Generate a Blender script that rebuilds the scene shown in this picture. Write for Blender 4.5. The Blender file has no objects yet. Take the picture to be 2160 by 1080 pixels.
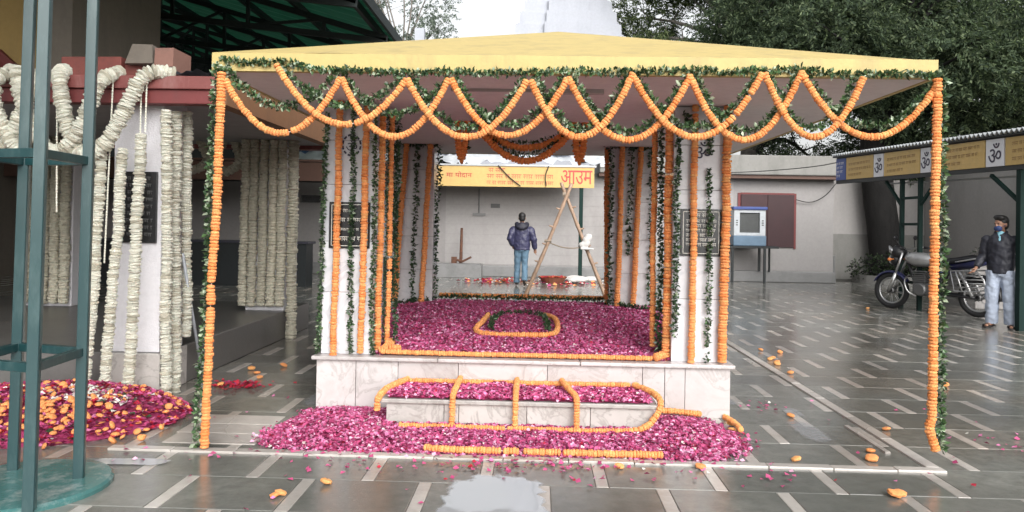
import bpy, math, random
import numpy as np
from mathutils import Vector, Matrix
random.seed(7); RNG = np.random.default_rng(7)
S = bpy.context.scene
COL = S.collection
R = math.radians

# ------------------------------------------------------------------ camera, sky, sun, exposure
cam = bpy.data.cameras.new('camera'); camo = bpy.data.objects.new('camera', cam); COL.objects.link(camo)
yaw, pit, rol = R(1.9), R(0.5), R(1.0)
fw = Vector((-math.sin(yaw)*math.cos(pit), math.cos(yaw)*math.cos(pit), math.sin(pit)))
rt = Vector((math.cos(yaw), math.sin(yaw), 0)); up = rt.cross(fw)
cr = math.cos(rol)*rt + math.sin(rol)*up; cu = -math.sin(rol)*rt + math.cos(rol)*up
m = Matrix((cr, cu, -fw)).transposed().to_4x4(); m.translation = (0, 0, 1.45)
camo.matrix_world = m
cam.sensor_width = 36; cam.lens = 36*1600/2160
cam.shift_y = -(540-461)/2160
cam.clip_start = .05; cam.clip_end = 2000
S.camera = camo

w = bpy.data.worlds.new('World'); S.world = w; w.use_nodes = True
nt = w.node_tree; bg = nt.nodes['Background']
sky = nt.nodes.new('ShaderNodeTexSky'); sky.sky_type = 'NISHITA'; sky.sun_disc = False
sky.sun_elevation = R(32); sky.sun_rotation = R(160); sky.dust_density = 4; sky.air_density = 1.2; sky.ozone_density = 1
hs = nt.nodes.new('ShaderNodeHueSaturation'); hs.inputs['Saturation'].default_value = .12
nt.links.new(sky.outputs[0], hs.inputs['Color']); nt.links.new(hs.outputs[0], bg.inputs[0])
bg.inputs[1].default_value = .15
sl = bpy.data.lights.new('sun', 'SUN'); sl.energy = 1.2; sl.angle = R(60); sl.color = (1, .97, .93)
so = bpy.data.objects.new('sun', sl); COL.objects.link(so)
# sun over the camera's right shoulder, matching the sky's sun direction
so.rotation_euler = (R(58), 0, R(20))
S.view_settings.view_transform = 'Standard'; S.view_settings.look = 'None'
S.view_settings.gamma = 1; S.view_settings.use_curve_mapping = False
S.view_settings.exposure = .7
S.cycles.use_denoising = True
S.cycles.max_bounces = 8; S.cycles.diffuse_bounces = 6; S.cycles.glossy_bounces = 3
S.cycles.caustics_reflective = False; S.cycles.caustics_refractive = False

# ------------------------------------------------------------------ materials
def mat(name, col, rough=.6, var=.12, scale=6., bump=0., bscale=60., spec=.5, metal=0., col2=None, trans=0., stretch=(1, 1, 1), rvar=0., detail=5):
    mt = bpy.data.materials.new(name); mt.use_nodes = True
    n = mt.node_tree.nodes; l = mt.node_tree.links; b = n['Principled BSDF']
    b.inputs['Roughness'].default_value = rough; b.inputs['Metallic'].default_value = metal
    b.inputs['Specular IOR Level'].default_value = spec
    tc = n.new('ShaderNodeTexCoord'); mp = n.new('ShaderNodeMapping'); mp.inputs['Scale'].default_value = stretch
    l.new(tc.outputs['Object'], mp.inputs[0])
    nz = n.new('ShaderNodeTexNoise'); nz.inputs['Scale'].default_value = scale; nz.inputs['Detail'].default_value = detail
    nz.inputs['Roughness'].default_value = .65
    l.new(mp.outputs[0], nz.inputs['Vector'])
    rp = n.new('ShaderNodeValToRGB'); rp.color_ramp.elements[0].position = .3; rp.color_ramp.elements[1].position = .7
    c1 = [max(0, c*(1-var)) for c in col]; c2 = col2 or [min(1, c*(1+var)) for c in col]
    rp.color_ramp.elements[0].color = (*c1, 1); rp.color_ramp.elements[1].color = (*c2, 1)
    l.new(nz.outputs[0], rp.inputs[0])
    oi = n.new('ShaderNodeObjectInfo'); hv = n.new('ShaderNodeHueSaturation')
    mr = n.new('ShaderNodeMapRange'); mr.inputs[3].default_value = .9; mr.inputs[4].default_value = 1.1
    l.new(oi.outputs['Random'], mr.inputs[0]); l.new(mr.outputs[0], hv.inputs['Value'])
    l.new(rp.outputs[0], hv.inputs['Color']); l.new(hv.outputs[0], b.inputs['Base Color'])
    if rvar:
        r2 = n.new('ShaderNodeMapRange'); r2.inputs[1].default_value = .3; r2.inputs[2].default_value = .7
        r2.inputs[3].default_value = max(.02, rough-rvar); r2.inputs[4].default_value = rough+rvar
        l.new(nz.outputs[0], r2.inputs[0]); l.new(r2.outputs[0], b.inputs['Roughness'])
    if bump:
        n2 = n.new('ShaderNodeTexNoise'); n2.inputs['Scale'].default_value = bscale; n2.inputs['Detail'].default_value = 4
        l.new(tc.outputs['Object'], n2.inputs['Vector'])
        bp = n.new('ShaderNodeBump'); bp.inputs['Strength'].default_value = bump; bp.inputs['Distance'].default_value = .02
        l.new(n2.outputs[0], bp.inputs['Height']); l.new(bp.outputs[0], b.inputs['Normal'])
    if trans:
        b.inputs['Subsurface Weight'].default_value = trans
        b.inputs['Subsurface Radius'].default_value = (.02, .01, .008); b.inputs['Subsurface Scale'].default_value = .5
    return mt

def leafmat(name, col, tr=.35, rough=.45, spec=.5):
    mt = bpy.data.materials.new(name); mt.use_nodes = True
    n = mt.node_tree.nodes; l = mt.node_tree.links; b = n['Principled BSDF']; o = n['Material Output']
    b.inputs['Base Color'].default_value = (*col, 1); b.inputs['Roughness'].default_value = rough; b.inputs['Specular IOR Level'].default_value = spec
    t = n.new('ShaderNodeBsdfTranslucent'); t.inputs[0].default_value = (min(1, col[0]*1.5), min(1, col[1]*1.6), col[2]*1.2, 1)
    mx = n.new('ShaderNodeMixShader'); mx.inputs[0].default_value = tr
    g = n.new('ShaderNodeTexCoord'); nz = n.new('ShaderNodeTexNoise'); nz.inputs['Scale'].default_value = .7 if spec < .3 else 2.5
    l.new(g.outputs['Object'], nz.inputs['Vector'])
    hv = n.new('ShaderNodeHueSaturation'); hv.inputs['Color'].default_value = (*col, 1)
    mr = n.new('ShaderNodeMapRange'); mr.inputs[1].default_value = .3; mr.inputs[2].default_value = .7
    mr.inputs[3].default_value = .6; mr.inputs[4].default_value = 1.45
    l.new(nz.outputs[0], mr.inputs[0]); l.new(mr.outputs[0], hv.inputs['Value']); l.new(hv.outputs[0], b.inputs['Base Color'])
    l.new(b.outputs[0], mx.inputs[1]); l.new(t.outputs[0], mx.inputs[2]); l.new(mx.outputs[0], o.inputs[0])
    return mt

def stained(name, col, dirt, amount=.5, rough=.5, vert=True, scale=3., bmp=.1):
    """Painted or stone surface with irregular weather stains of their own shape (world-size noise), optional fine tile joints."""
    mt = mat(name, col, rough, .06, 14, bmp, 45)
    n = mt.node_tree.nodes; l = mt.node_tree.links; b = n['Principled BSDF']
    src = b.inputs['Base Color'].links[0].from_socket
    tc = n.new('ShaderNodeTexCoord'); mp = n.new('ShaderNodeMapping'); mp.inputs['Scale'].default_value = (1, 1, .25 if vert else 1)
    l.new(tc.outputs['Object'], mp.inputs[0])
    nz = n.new('ShaderNodeTexNoise'); nz.inputs['Scale'].default_value = scale; nz.inputs['Detail'].default_value = 8; nz.inputs['Roughness'].default_value = .7
    l.new(mp.outputs[0], nz.inputs['Vector'])
    rp = n.new('ShaderNodeValToRGB'); rp.color_ramp.elements[0].position = .5; rp.color_ramp.elements[1].position = .78
    rp.color_ramp.elements[0].color = (0, 0, 0, 1); rp.color_ramp.elements[1].color = (amount,)*3+(1,)
    l.new(nz.outputs[0], rp.inputs[0])
    mx = n.new('ShaderNodeMix'); mx.data_type = 'RGBA'
    l.new(rp.outputs[0], mx.inputs[0]); l.new(src, mx.inputs[6]); mx.inputs[7].default_value = (*dirt, 1)
    l.new(mx.outputs[2], b.inputs['Base Color'])
    return mt

def marble(name, col, vein, rough=.25, scale=2.2):
    mt = mat(name, col, rough, .05, 8, .03, 40)
    n = mt.node_tree.nodes; l = mt.node_tree.links; b = n['Principled BSDF']
    src = b.inputs['Base Color'].links[0].from_socket
    g = n.new('ShaderNodeNewGeometry')
    wv = n.new('ShaderNodeTexNoise'); wv.inputs['Scale'].default_value = scale; wv.inputs['Detail'].default_value = 9
    wv.inputs['Roughness'].default_value = .62; wv.inputs['Distortion'].default_value = 1.4
    l.new(g.outputs['Position'], wv.inputs['Vector'])
    rp = n.new('ShaderNodeValToRGB'); e = rp.color_ramp.elements
    e[0].position = .47; e[0].color = (0, 0, 0, 1); e[1].position = .5; e[1].color = (.55, .55, .55, 1)
    e2 = e.new(.54); e2.color = (.05, .05, .05, 1); e3 = e.new(.75); e3.color = (.35, .35, .35, 1)
    l.new(wv.outputs[0], rp.inputs[0])
    mx = n.new('ShaderNodeMix'); mx.data_type = 'RGBA'; l.new(rp.outputs[0], mx.inputs[0]); l.new(src, mx.inputs[6]); mx.inputs[7].default_value = (*vein, 1)
    dn = n.new('ShaderNodeTexNoise'); dn.inputs['Scale'].default_value = 3.1; dn.inputs['Detail'].default_value = 9; dn.inputs['Roughness'].default_value = .72; l.new(g.outputs['Position'], dn.inputs['Vector'])
    dr = n.new('ShaderNodeMapRange'); dr.inputs[1].default_value = .52; dr.inputs[2].default_value = .78; dr.inputs[4].default_value = .6; l.new(dn.outputs[0], dr.inputs[0])
    m2 = n.new('ShaderNodeMix'); m2.data_type = 'RGBA'; l.new(dr.outputs[0], m2.inputs[0]); l.new(mx.outputs[2], m2.inputs[6]); m2.inputs[7].default_value = (vein[0]*.8, vein[1]*.76, vein[2]*.72, 1)
    l.new(m2.outputs[2], b.inputs['Base Color'])
    return mt

def wetstone(name, cols, wetcol, r0, r1):
    mt = bpy.data.materials.new(name); mt.use_nodes = True
    n = mt.node_tree.nodes; l = mt.node_tree.links; b = n['Principled BSDF']
    g = n.new('ShaderNodeNewGeometry'); oi = n.new('ShaderNodeObjectInfo')
    n1 = n.new('ShaderNodeTexNoise'); n1.inputs['Scale'].default_value = .75; n1.inputs['Detail'].default_value = 5; n1.inputs['Distortion'].default_value = .6
    n2 = n.new('ShaderNodeTexNoise'); n2.inputs['Scale'].default_value = 9; n2.inputs['Detail'].default_value = 8; n2.inputs['Roughness'].default_value = .7
    b.inputs['Specular IOR Level'].default_value = .85
    n3 = n.new('ShaderNodeTexNoise'); n3.inputs['Scale'].default_value = 120; n3.inputs['Detail'].default_value = 3
    for x in (n1, n2, n3): l.new(g.outputs['Position'], x.inputs['Vector'])
    rp = n.new('ShaderNodeValToRGB'); e = rp.color_ramp.elements
    e[0].position = .32; e[0].color = (*cols[0], 1); e[1].position = .68; e[1].color = (*cols[1], 1)
    l.new(n2.outputs[0], rp.inputs[0])
    w_ = n.new('ShaderNodeMapRange'); w_.inputs[1].default_value = .4; w_.inputs[2].default_value = .58
    l.new(n1.outputs[0], w_.inputs[0])
    mx = n.new('ShaderNodeMix'); mx.data_type = 'RGBA'; l.new(rp.outputs[0], mx.inputs[6]); mx.inputs[7].default_value = (*wetcol, 1)
    mf = n.new('ShaderNodeMath'); mf.operation = 'MULTIPLY'; mf.inputs[1].default_value = .55; l.new(w_.outputs[0], mf.inputs[0])
    l.new(mf.outputs[0], mx.inputs[0])
    n4 = n.new('ShaderNodeTexNoise'); n4.inputs['Scale'].default_value = .42; n4.inputs['Detail'].default_value = 6; l.new(g.outputs['Position'], n4.inputs['Vector'])
    w4 = n.new('ShaderNodeMapRange'); w4.inputs[1].default_value = .48; w4.inputs[2].default_value = .62; w4.inputs[4].default_value = .6; l.new(n4.outputs[0], w4.inputs[0])
    m4 = n.new('ShaderNodeMix'); m4.data_type = 'RGBA'; m4.blend_type = 'MULTIPLY'; m4.inputs[7].default_value = (.86, .72, .62, 1); l.new(w4.outputs[0], m4.inputs[0]); l.new(mx.outputs[2], m4.inputs[6])
    hv = n.new('ShaderNodeHueSaturation'); mr = n.new('ShaderNodeMapRange'); mr.inputs[3].default_value = .86; mr.inputs[4].default_value = 1.14
    l.new(oi.outputs['Random'], mr.inputs[0]); l.new(mr.outputs[0], hv.inputs['Value']); l.new(m4.outputs[2], hv.inputs['Color'])
    l.new(hv.outputs[0], b.inputs['Base Color'])
    rr = n.new('ShaderNodeMapRange'); rr.inputs[3].default_value = r1; rr.inputs[4].default_value = r0
    l.new(w_.outputs[0], rr.inputs[0]); l.new(rr.outputs[0], b.inputs['Roughness'])
    bp = n.new('ShaderNodeBump'); bp.inputs['Strength'].default_value = .12; bp.inputs['Distance'].default_value = .004
    l.new(n3.outputs[0], bp.inputs['Height'])
    bp2 = n.new('ShaderNodeBump'); bp2.inputs['Strength'].default_value = .12; bp2.inputs['Distance'].default_value = .02
    l.new(n2.outputs[0], bp2.inputs['Height']); l.new(bp.outputs[0], bp2.inputs['Normal']); l.new(bp2.outputs[0], b.inputs['Normal'])
    return mt

M = {}
M['slab'] = wetstone('slab_stone', ((.15, .152, .139), (.25, .252, .23)), (.112, .113, .105), .035, .17)
M['strip'] = wetstone('strip_marble', ((.40, .375, .345), (.55, .52, .485)), (.34, .32, .295), .07, .28)
M['joint'] = mat('joint_mortar', (.10, .10, .09), .6)
M['kerb'] = wetstone('kerb_marble', ((.40, .375, .35), (.54, .51, .475)), (.37, .345, .32), .15, .4)
M['marble'] = marble('plinth_marble', (.52, .49, .485), (.33, .30, .285), .25)
M['marble_w'] = marble('column_marble', (.64, .64, .665), (.46, .47, .51), .22, 1.5)
M['step'] = marble('step_marble', (.44, .42, .40), (.22, .205, .19), .35, 3)
M['yellow'] = stained('yellow_paint', (.50, .39, .15), (.26, .21, .11), .7, .6, True, 5)
M['ceil'] = stained('ceiling_plaster', (.73, .68, .665), (.58, .53, .515), .5, .8, False, 1.2)
M['conduit'] = mat('conduit_paint', (.42, .38, .37), .6)
M['orange'] = mat('marigold_orange', (.83, .34, .125), .75, .12, 25, .4, 120, .2, trans=.15)
M['orange2'] = mat('marigold_deep', (.77, .27, .085), .75, .12, 25, .4, 120, .2, trans=.15)
M['yellowfl'] = mat('marigold_yellow', (.83, .40, .15), .75, .12, 25, .4, 120, .2, trans=.15)
M['white_fl'] = mat('white_flower', (.74, .73, .63), .75, .15, 30, .6, 120, .3, trans=.1)
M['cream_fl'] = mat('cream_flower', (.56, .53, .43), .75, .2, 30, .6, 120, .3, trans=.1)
M['thread'] = mat('cotton_thread', (.6, .57, .5), .8)
M['leafd'] = leafmat('leaf_dark', (.030, .062, .028), .15, .35)
M['leafm'] = leafmat('leaf_mid', (.085, .16, .065), .2, .3)
M['leafl'] = leafmat('leaf_pale', (.36, .43, .31), .2, .3)  # pale undersides and glossy highlights, both put into the leaf colour
M['petal1'] = mat('petal_magenta', (.52, .085, .215), .55, .25, 30, spec=.3)
M['petal2'] = mat('petal_deep', (.34, .046, .13), .55, .25, 30, spec=.3)
M['petal3'] = mat('petal_pink', (.64, .20, .39), .5, .2, 30, spec=.3)
M['petal4'] = mat('petal_pale', (.80, .46, .63), .5, .15, 30, spec=.3)
M['petalr'] = mat('petal_red', (.42, .02, .045), .5, .2, 30, spec=.3)
M['petalw'] = mat('petal_white', (.78, .76, .70), .55)
M['teal'] = stained('teal_paint', (.012, .047, .051), (.08, .13, .13), .75, .3, True, 9, 0)
M['tealtop'] = stained('teal_worn', (.06, .17, .165), (.36, .38, .37), .95, .2, False, 7)
M['greenpost'] = mat('green_steel', (.008, .026, .022), .7, spec=.2)
M['darksteel'] = mat('dark_steel', (.012, .016, .018), .5)
M['red'] = stained('red_oxide_paint', (.21, .06, .055), (.42, .28, .26), .45, .55, True, 5)
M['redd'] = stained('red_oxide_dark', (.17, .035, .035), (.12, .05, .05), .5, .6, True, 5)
M['hallceil'] = mat('hall_ceiling', (.36, .345, .34), .8)
M['terracotta'] = stained('terracotta_block', (.20, .055, .045), (.10, .05, .045), .7, .7, False, 5)
M['brickblk'] = stained('brick_block', (.27, .14, .11), (.14, .09, .08), .7, .8, False, 6)
M['ochre'] = stained('ochre_wall', (.36, .24, .085), (.2, .14, .07), .5, .8)
M['greybrown'] = stained('plaster_pier', (.17, .145, .12), (.1, .09, .08), .6, .8)
M['brownbeam'] = stained('brown_beam', (.22, .11, .055), (.12, .07, .05), .5, .7)
M['boardbrown'] = mat('brown_board', (.10, .05, .035), .6)
M['tarpdark'] = mat('dark_sheet', (.035, .035, .05), .5)
M['roofgreen'] = leafmat('green_fibreglass_sheet', (.018, .10, .072), .10, .4)
M['truss'] = mat('truss_paint', (.008, .014, .014), .6)
M['wall'] = stained('whitewash', (.33, .315, .31), (.20, .185, .175), .5, .7, True, .9)
M['wall2'] = stained('whitewash_old', (.43, .41, .40), (.27, .255, .24), .55, .75, True, 1.2)
M['concrete'] = stained('raw_concrete', (.27, .265, .25), (.12, .12, .11), .7, .8, True, 1.5)
M['ledge'] = stained('ledge_stone', (.22, .22, .22), (.11, .11, .11), .7, .4, False, 2)
M['maroon'] = mat('maroon_shutter', (.040, .012, .015), .55, .15, 3)
M['signyel'] = stained('sign_yellow', (.54, .365, .125), (.38, .27, .12), .4, .5, True, 1.5)
M['signred'] = mat('sign_red', (.50, .045, .045), .5)
M['signblue'] = mat('sign_blue', (.05, .085, .28), .5)
M['signwhite'] = mat('sign_white', (.72, .72, .76), .5, .05)
M['ink'] = mat('sign_ink', (.03, .022, .05), .5)
M['inkbr'] = mat('sign_brown_ink', (.24, .13, .05), .6)
M['granite'] = mat('black_granite', (.012, .012, .013), .25, .3, 60)
M['plaqtext'] = mat('plaque_lettering', (.62, .60, .54), .5)
M['plaqdim'] = mat('plaque_dim_lettering', (.11, .11, .11), .5)
M['bark'] = mat('bark', (.013, .012, .0115), .9, .4, 8, 1., 25, stretch=(1, 1, .2))
M['barkl'] = mat('bark_pale', (.20, .18, .16), .9, .3, 8, .8, 25)
M['bamboo'] = mat('bamboo_pole', (.40, .27, .19), .5, .25, 10)
M['rope'] = mat('rope', (.33, .27, .21), .9)
M['cloth'] = mat('white_cloth', (.66, .64, .62), .85, .1, 8)
M['bluetarp'] = mat('blue_tarpaulin', (.07, .12, .26), .4, .3, 3)
M['whitetarp'] = mat('white_plastic', (.62, .65, .68), .3, .2, 3)
M['basket'] = mat('basket_cane', (.26, .10, .06), .7)
M['rust'] = mat('rust', (.11, .05, .03), .8, .4, 12)
M['coolblue'] = mat('cooler_blue', (.13, .21, .30), .4)
M['coolwhite'] = mat('cooler_white', (.48, .51, .54), .4)
M['coolgrille'] = mat('cooler_grille', (.09, .095, .095), .6)
M['cable'] = mat('cable_black', (.02, .02, .02), .5)
M['galv'] = mat('galvanised_sheet', (.42, .44, .45), .35, .25, 2, metal=.4)
M['corr'] = mat('corrugated_dark', (.05, .055, .07), .5, .3, 2)
M['skin'] = mat('skin', (.27, .14, .09), .5, .08, 20, trans=.1)
M['hair'] = mat('hair', (.010, .009, .009), .5)
M['navy'] = mat('navy_puffer', (.038, .038, .085), .45, .2, 10, .25, 12)
M['navyd'] = mat('navy_hood', (.014, .014, .026), .6)
M['jackd'] = mat('dark_jacket', (.017, .018, .028), .6, .2, 10, .25, 10)
M['jeans'] = mat('blue_jeans', (.10, .175, .245), .8, .2, 9, .25, 14)
M['jeansl'] = mat('pale_jeans', (.40, .455, .56), .8, .12, 7, .3, 12)
M['shirt'] = mat('pale_blue_shirt', (.25, .52, .62), .7)
M['mask'] = mat('blue_mask', (.02, .04, .13), .6)
M['shoe'] = mat('dark_shoe', (.02, .016, .015), .6)
M['tyre'] = mat('tyre_rubber', (.014, .014, .015), .75)
M['chrome'] = mat('bare_metal', (.55, .55, .55), .28, .1, 20, metal=.9)
M['tank'] = mat('silver_paint', (.42, .42, .42), .25, .05, metal=.5)
M['bikeblue'] = mat('dark_blue_paint', (.025, .028, .09), .3)
M['bikeblk'] = mat('black_plastic', (.012, .012, .014), .4)
M['engine'] = mat('engine_alloy', (.16, .16, .16), .45, metal=.6)
M['lens'] = mat('lamp_glass', (.5, .5, .5), .1)
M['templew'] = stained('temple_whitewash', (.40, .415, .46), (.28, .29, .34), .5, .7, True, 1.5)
M['pillarw'] = mat('pillar_mosaic', (.66, .65, .68), .4, .06, 20, .25, 70)
M['platform'] = stained('platform_stone', (.125, .12, .115), (.07, .066, .062), .7, .35, False, 2)
M['rod'] = mat('grey_pipe', (.33, .35, .38), .35)
M['redcloth'] = mat('red_cloth', (.16, .02, .03), .8)

# ------------------------------------------------------------------ mesh building
def wloc(o):
    v = Vector((0, 0, 0))
    while o is not None:
        v += Vector(o.location); o = o.parent
    return v

def link(name, me, parent=None, loc=(0, 0, 0)):
    o = bpy.data.objects.new(name, me); COL.objects.link(o)
    o.location = loc
    if parent is not None: o.parent = parent
    return o

def tag(o, label=None, cat=None, group=None, kind=None):
    if label: o['label'] = label
    if cat: o['category'] = cat
    if group: o['group'] = group
    if kind: o['kind'] = kind
    return o

def thing(name, label, cat, loc=(0, 0, 0), group=None, rz=0):
    o = link(name, None, None, loc); o.empty_display_size = .1; o.rotation_euler = (0, 0, rz)
    return tag(o, label, cat, group)

class MB:
    def __init__(s): s.v = []; s.f = []; s.mi = []; s.c = 0
    def add(s, vs, fs, mi=0):
        b = len(s.v); s.v += [tuple(v) for v in vs]; s.f += [tuple(i+b for i in f) for f in fs]; s.mi += [mi]*len(fs); return s
    def box(s, x0, x1, y0, y1, z0, z1, mi=0, jit=0):
        vs = [(x, y, z) for z in (z0, z1) for y in (y0, y1) for x in (x0, x1)]
        if jit: vs = [tuple(c+random.uniform(-jit, jit) for c in v) for v in vs]
        return s.add(vs, [(0, 2, 3, 1), (4, 5, 7, 6), (0, 1, 5, 4), (2, 6, 7, 3), (0, 4, 6, 2), (1, 3, 7, 5)], mi)
    def beam(s, a, b, w, h=None, up=(0, 0, 1), mi=0):
        a = Vector(a); b = Vector(b); d = (b-a).normalized(); u = Vector(up)
        if abs(d.dot(u)) > .99: u = Vector((1, 0, 0))
        x = d.cross(u).normalized(); y = x.cross(d).normalized(); h = h or w
        vs = [p + x*sx*w/2 + y*sy*h/2 for p in (a, b) for sx, sy in ((-1, -1), (1, -1), (1, 1), (-1, 1))]
        return s.add(vs, [(0, 1, 2, 3), (7, 6, 5, 4), (0, 4, 5, 1), (1, 5, 6, 2), (2, 6, 7, 3), (3, 7, 4, 0)], mi)
    def tube(s, pts, rad, n=8, mi=0, cap=True, sy=1.):
        pts = [Vector(p) for p in pts]; k = len(pts)
        rad = rad if isinstance(rad, (list, tuple)) else [rad]*k
        b = len(s.v); prev = None
        for i, p in enumerate(pts):
            d = (pts[min(i+1, k-1)]-pts[max(i-1, 0)])
            d = d.normalized() if d.length > 1e-9 else Vector((0, 0, 1))
            if prev is None:
                u = Vector((0, 0, 1)) if abs(d.z) < .9 else Vector((0, 1, 0))
                x = d.cross(u).normalized()
            else:
                x = (prev-d*prev.dot(d)).normalized()
            prev = x; y = d.cross(x)
            r = rad[i]; rx, ry = r if isinstance(r, (list, tuple)) else (r, r*sy)
            for j in range(n):
                t = 2*math.pi*j/n; s.v.append(tuple(p+x*math.cos(t)*rx+y*math.sin(t)*ry))
        for i in range(k-1):
            for j in range(n):
                a = b+i*n+j; c = b+i*n+(j+1) % n
                s.f.append((a, c, c+n, a+n)); s.mi.append(mi)
        if cap:
            s.f.append(tuple(b+j for j in range(n))[::-1]); s.mi.append(mi)
            s.f.append(tuple(b+(k-1)*n+j for j in range(n))); s.mi.append(mi)
        return s
    def ell(s, c, r, nu=12, nv=8, mi=0, rot=None):
        b = len(s.v); c = Vector(c); r = r if isinstance(r, (list, tuple)) else (r, r, r)
        def put(v):
            v = Vector(v)
            if rot is not None: v = rot @ v
            s.v.append(tuple(c+v))
        put((0, 0, -r[2]))
        for i in range(1, nv):
            a = -math.pi/2+math.pi*i/nv
            for j in range(nu):
                t = 2*math.pi*j/nu; put((r[0]*math.cos(a)*math.cos(t), r[1]*math.cos(a)*math.sin(t), r[2]*math.sin(a)))
        put((0, 0, r[2])); e = len(s.v)-1
        for j in range(nu):
            s.f.append((b, b+1+(j+1) % nu, b+1+j)); s.mi.append(mi)
            s.f.append((e, e-nu+j, e-nu+(j+1) % nu)); s.mi.append(mi)
        for i in range(nv-2):
            for j in range(nu):
                a = b+1+i*nu+j; d = b+1+i*nu+(j+1) % nu
                s.f.append((a, d, d+nu, a+nu)); s.mi.append(mi)
        return s
    def lathe(s, c, prof, n=24, mi=0, axis='z'):
        """prof: list of (r, h)"""
        b = len(s.v); c = Vector(c)
        for r, h in prof:
            for j in range(n):
                t = 2*math.pi*j/n; v = (r*math.cos(t), r*math.sin(t), h)
                if axis == 'x': v = (h, r*math.cos(t), r*math.sin(t))
                if axis == 'y': v = (r*math.sin(t), h, r*math.cos(t))
                s.v.append(tuple(c+Vector(v)))
        for i in range(len(prof)-1):
            for j in range(n):
                a = b+i*n+j; d = b+i*n+(j+1) % n
                s.f.append((a, d, d+n, a+n)); s.mi.append(mi)
        return s
    def torus(s, c, R_, r, n=32, k=8, axis='y', mi=0, sq=1.):
        prof = [(R_+r*math.cos(2*math.pi*i/k), sq*r*math.sin(2*math.pi*i/k)) for i in range(k+1)]
        return s.lathe(c, prof, n, mi, axis)
    def build(s, name, mats, parent=None, smooth=False, origin=None, bevel=0, label=None):
        base = wloc(parent) if parent is not None else Vector((0, 0, 0))
        o0 = Vector(origin) if origin is not None else (base if parent is not None else Vector((0, 0, 0)))
        me = bpy.data.meshes.new(name)
        me.from_pydata([tuple(Vector(v)-o0) for v in s.v], [], s.f)
        mats = mats if isinstance(mats, (list, tuple)) else [mats]
        for mm in mats: me.materials.append(mm)
        me.polygons.foreach_set('material_index', s.mi)
        if smooth: me.polygons.foreach_set('use_smooth', [True]*len(s.f))
        me.validate(); me.update()
        ob = link(name, me, parent, o0-base)
        if bevel:
            md = ob.modifiers.new('bevel', 'BEVEL'); md.width = bevel; md.segments = 2; md.limit_method = 'ANGLE'
        if label: ob['label'] = label
        return ob

def npmesh(name, V, F, mats, MI=None, parent=None, smooth=False, origin=None):
    """V (n,3), F (m,3|4) numpy"""
    base = np.array(wloc(parent)) if parent is not None else np.zeros(3)
    o0 = np.array(origin, float) if origin is not None else base
    me = bpy.data.meshes.new(name); n, k = F.shape
    me.vertices.add(len(V)); me.vertices.foreach_set('co', (V-o0).astype(np.float32).ravel())
    me.loops.add(n*k); me.loops.foreach_set('vertex_index', F.astype(np.int32).ravel())
    me.polygons.add(n); me.polygons.foreach_set('loop_start', np.arange(0, n*k, k, dtype=np.int32))
    mats = mats if isinstance(mats, (list, tuple)) else [mats]
    for mm in mats: me.materials.append(mm)
    if MI is not None: me.polygons.foreach_set('material_index', MI.astype(np.int32))
    me.update(calc_edges=True)
    if smooth: me.polygons.foreach_set('use_smooth', np.ones(n, bool))
    return link(name, me, parent, tuple(o0-base))

# ------------------------------------------------------------------ writing
def text_mesh(parent, txt, m_, center, size, name='lettering', ext=.003, normal=(0, -1, 0), width=None, rightdir=None):
    cu_ = bpy.data.curves.new('t', 'FONT'); cu_.body = txt; cu_.align_x = 'CENTER'; cu_.align_y = 'CENTER'; cu_.size = size; cu_.extrude = ext
    to = bpy.data.objects.new('t', cu_); COL.objects.link(to)
    dg = bpy.context.evaluated_depsgraph_get(); dg.update()
    me = bpy.data.meshes.new_from_object(to.evaluated_get(dg)); bpy.data.objects.remove(to)
    if not len(me.vertices): return None
    co = np.empty(len(me.vertices)*3, np.float32); me.vertices.foreach_get('co', co); co = co.reshape(-1, 3)
    mn, mx = co.min(0), co.max(0); co[:, :2] -= ((mn+mx)/2)[:2]
    h = mx[1]-mn[1]; co[:, :2] *= size/h
    if width: co[:, 0] *= width/((mx[0]-mn[0])*size/h)
    nrm = Vector(normal).normalized(); rgt = Vector(rightdir).normalized() if rightdir else Vector((0, 0, 1)).cross(nrm)*1
    if not rightdir: rgt = nrm.cross(Vector((0, 0, 1)))*-1
    upv = nrm.cross(rgt)
    Mx = np.array([rgt, upv, nrm]); out = co@Mx
    me.vertices.foreach_set('co', out.astype(np.float32).ravel()); me.update()
    me.materials.clear(); me.materials.append(m_)
    return link(name, me, parent, Vector(center)-wloc(parent))

def scribble(mb, origin, rgt, upv, width, h, rnd, mi=0, t=.0015):
    """one row of worn, unreadable script: headline with hanging strokes, as thin raised marks"""
    o = Vector(origin); r = Vector(rgt).normalized(); u = Vector(upv).normalized(); n = r.cross(u)
    x = 0.
    def rect(x0, x1, y0, y1):
        vs = [o+r*a+u*b+n*t for a, b in ((x0, y0), (x1, y0), (x1, y1), (x0, y1))]
        mb.add(vs, [(0, 1, 2, 3)], mi)
    while x < width-h*.6:
        k = rnd.randint(2, 4); wl = min(k*h*.55, width-x)
        rect(x, x+wl, h*.78, h*.92)
        y = x+h*.1
        while y < x+wl-h*.1:
            c = rnd.random()
            rect(y+h*.22, y+h*.32, 0, h*.78)
            if c < .6: rect(y-h*.05, y+h*.22, h*.30, h*.42)
            if c > .4: rect(y-h*.05, y+.02*h, h*.36, h*.62)
            y += h*.5
        x += wl+h*.35

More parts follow.
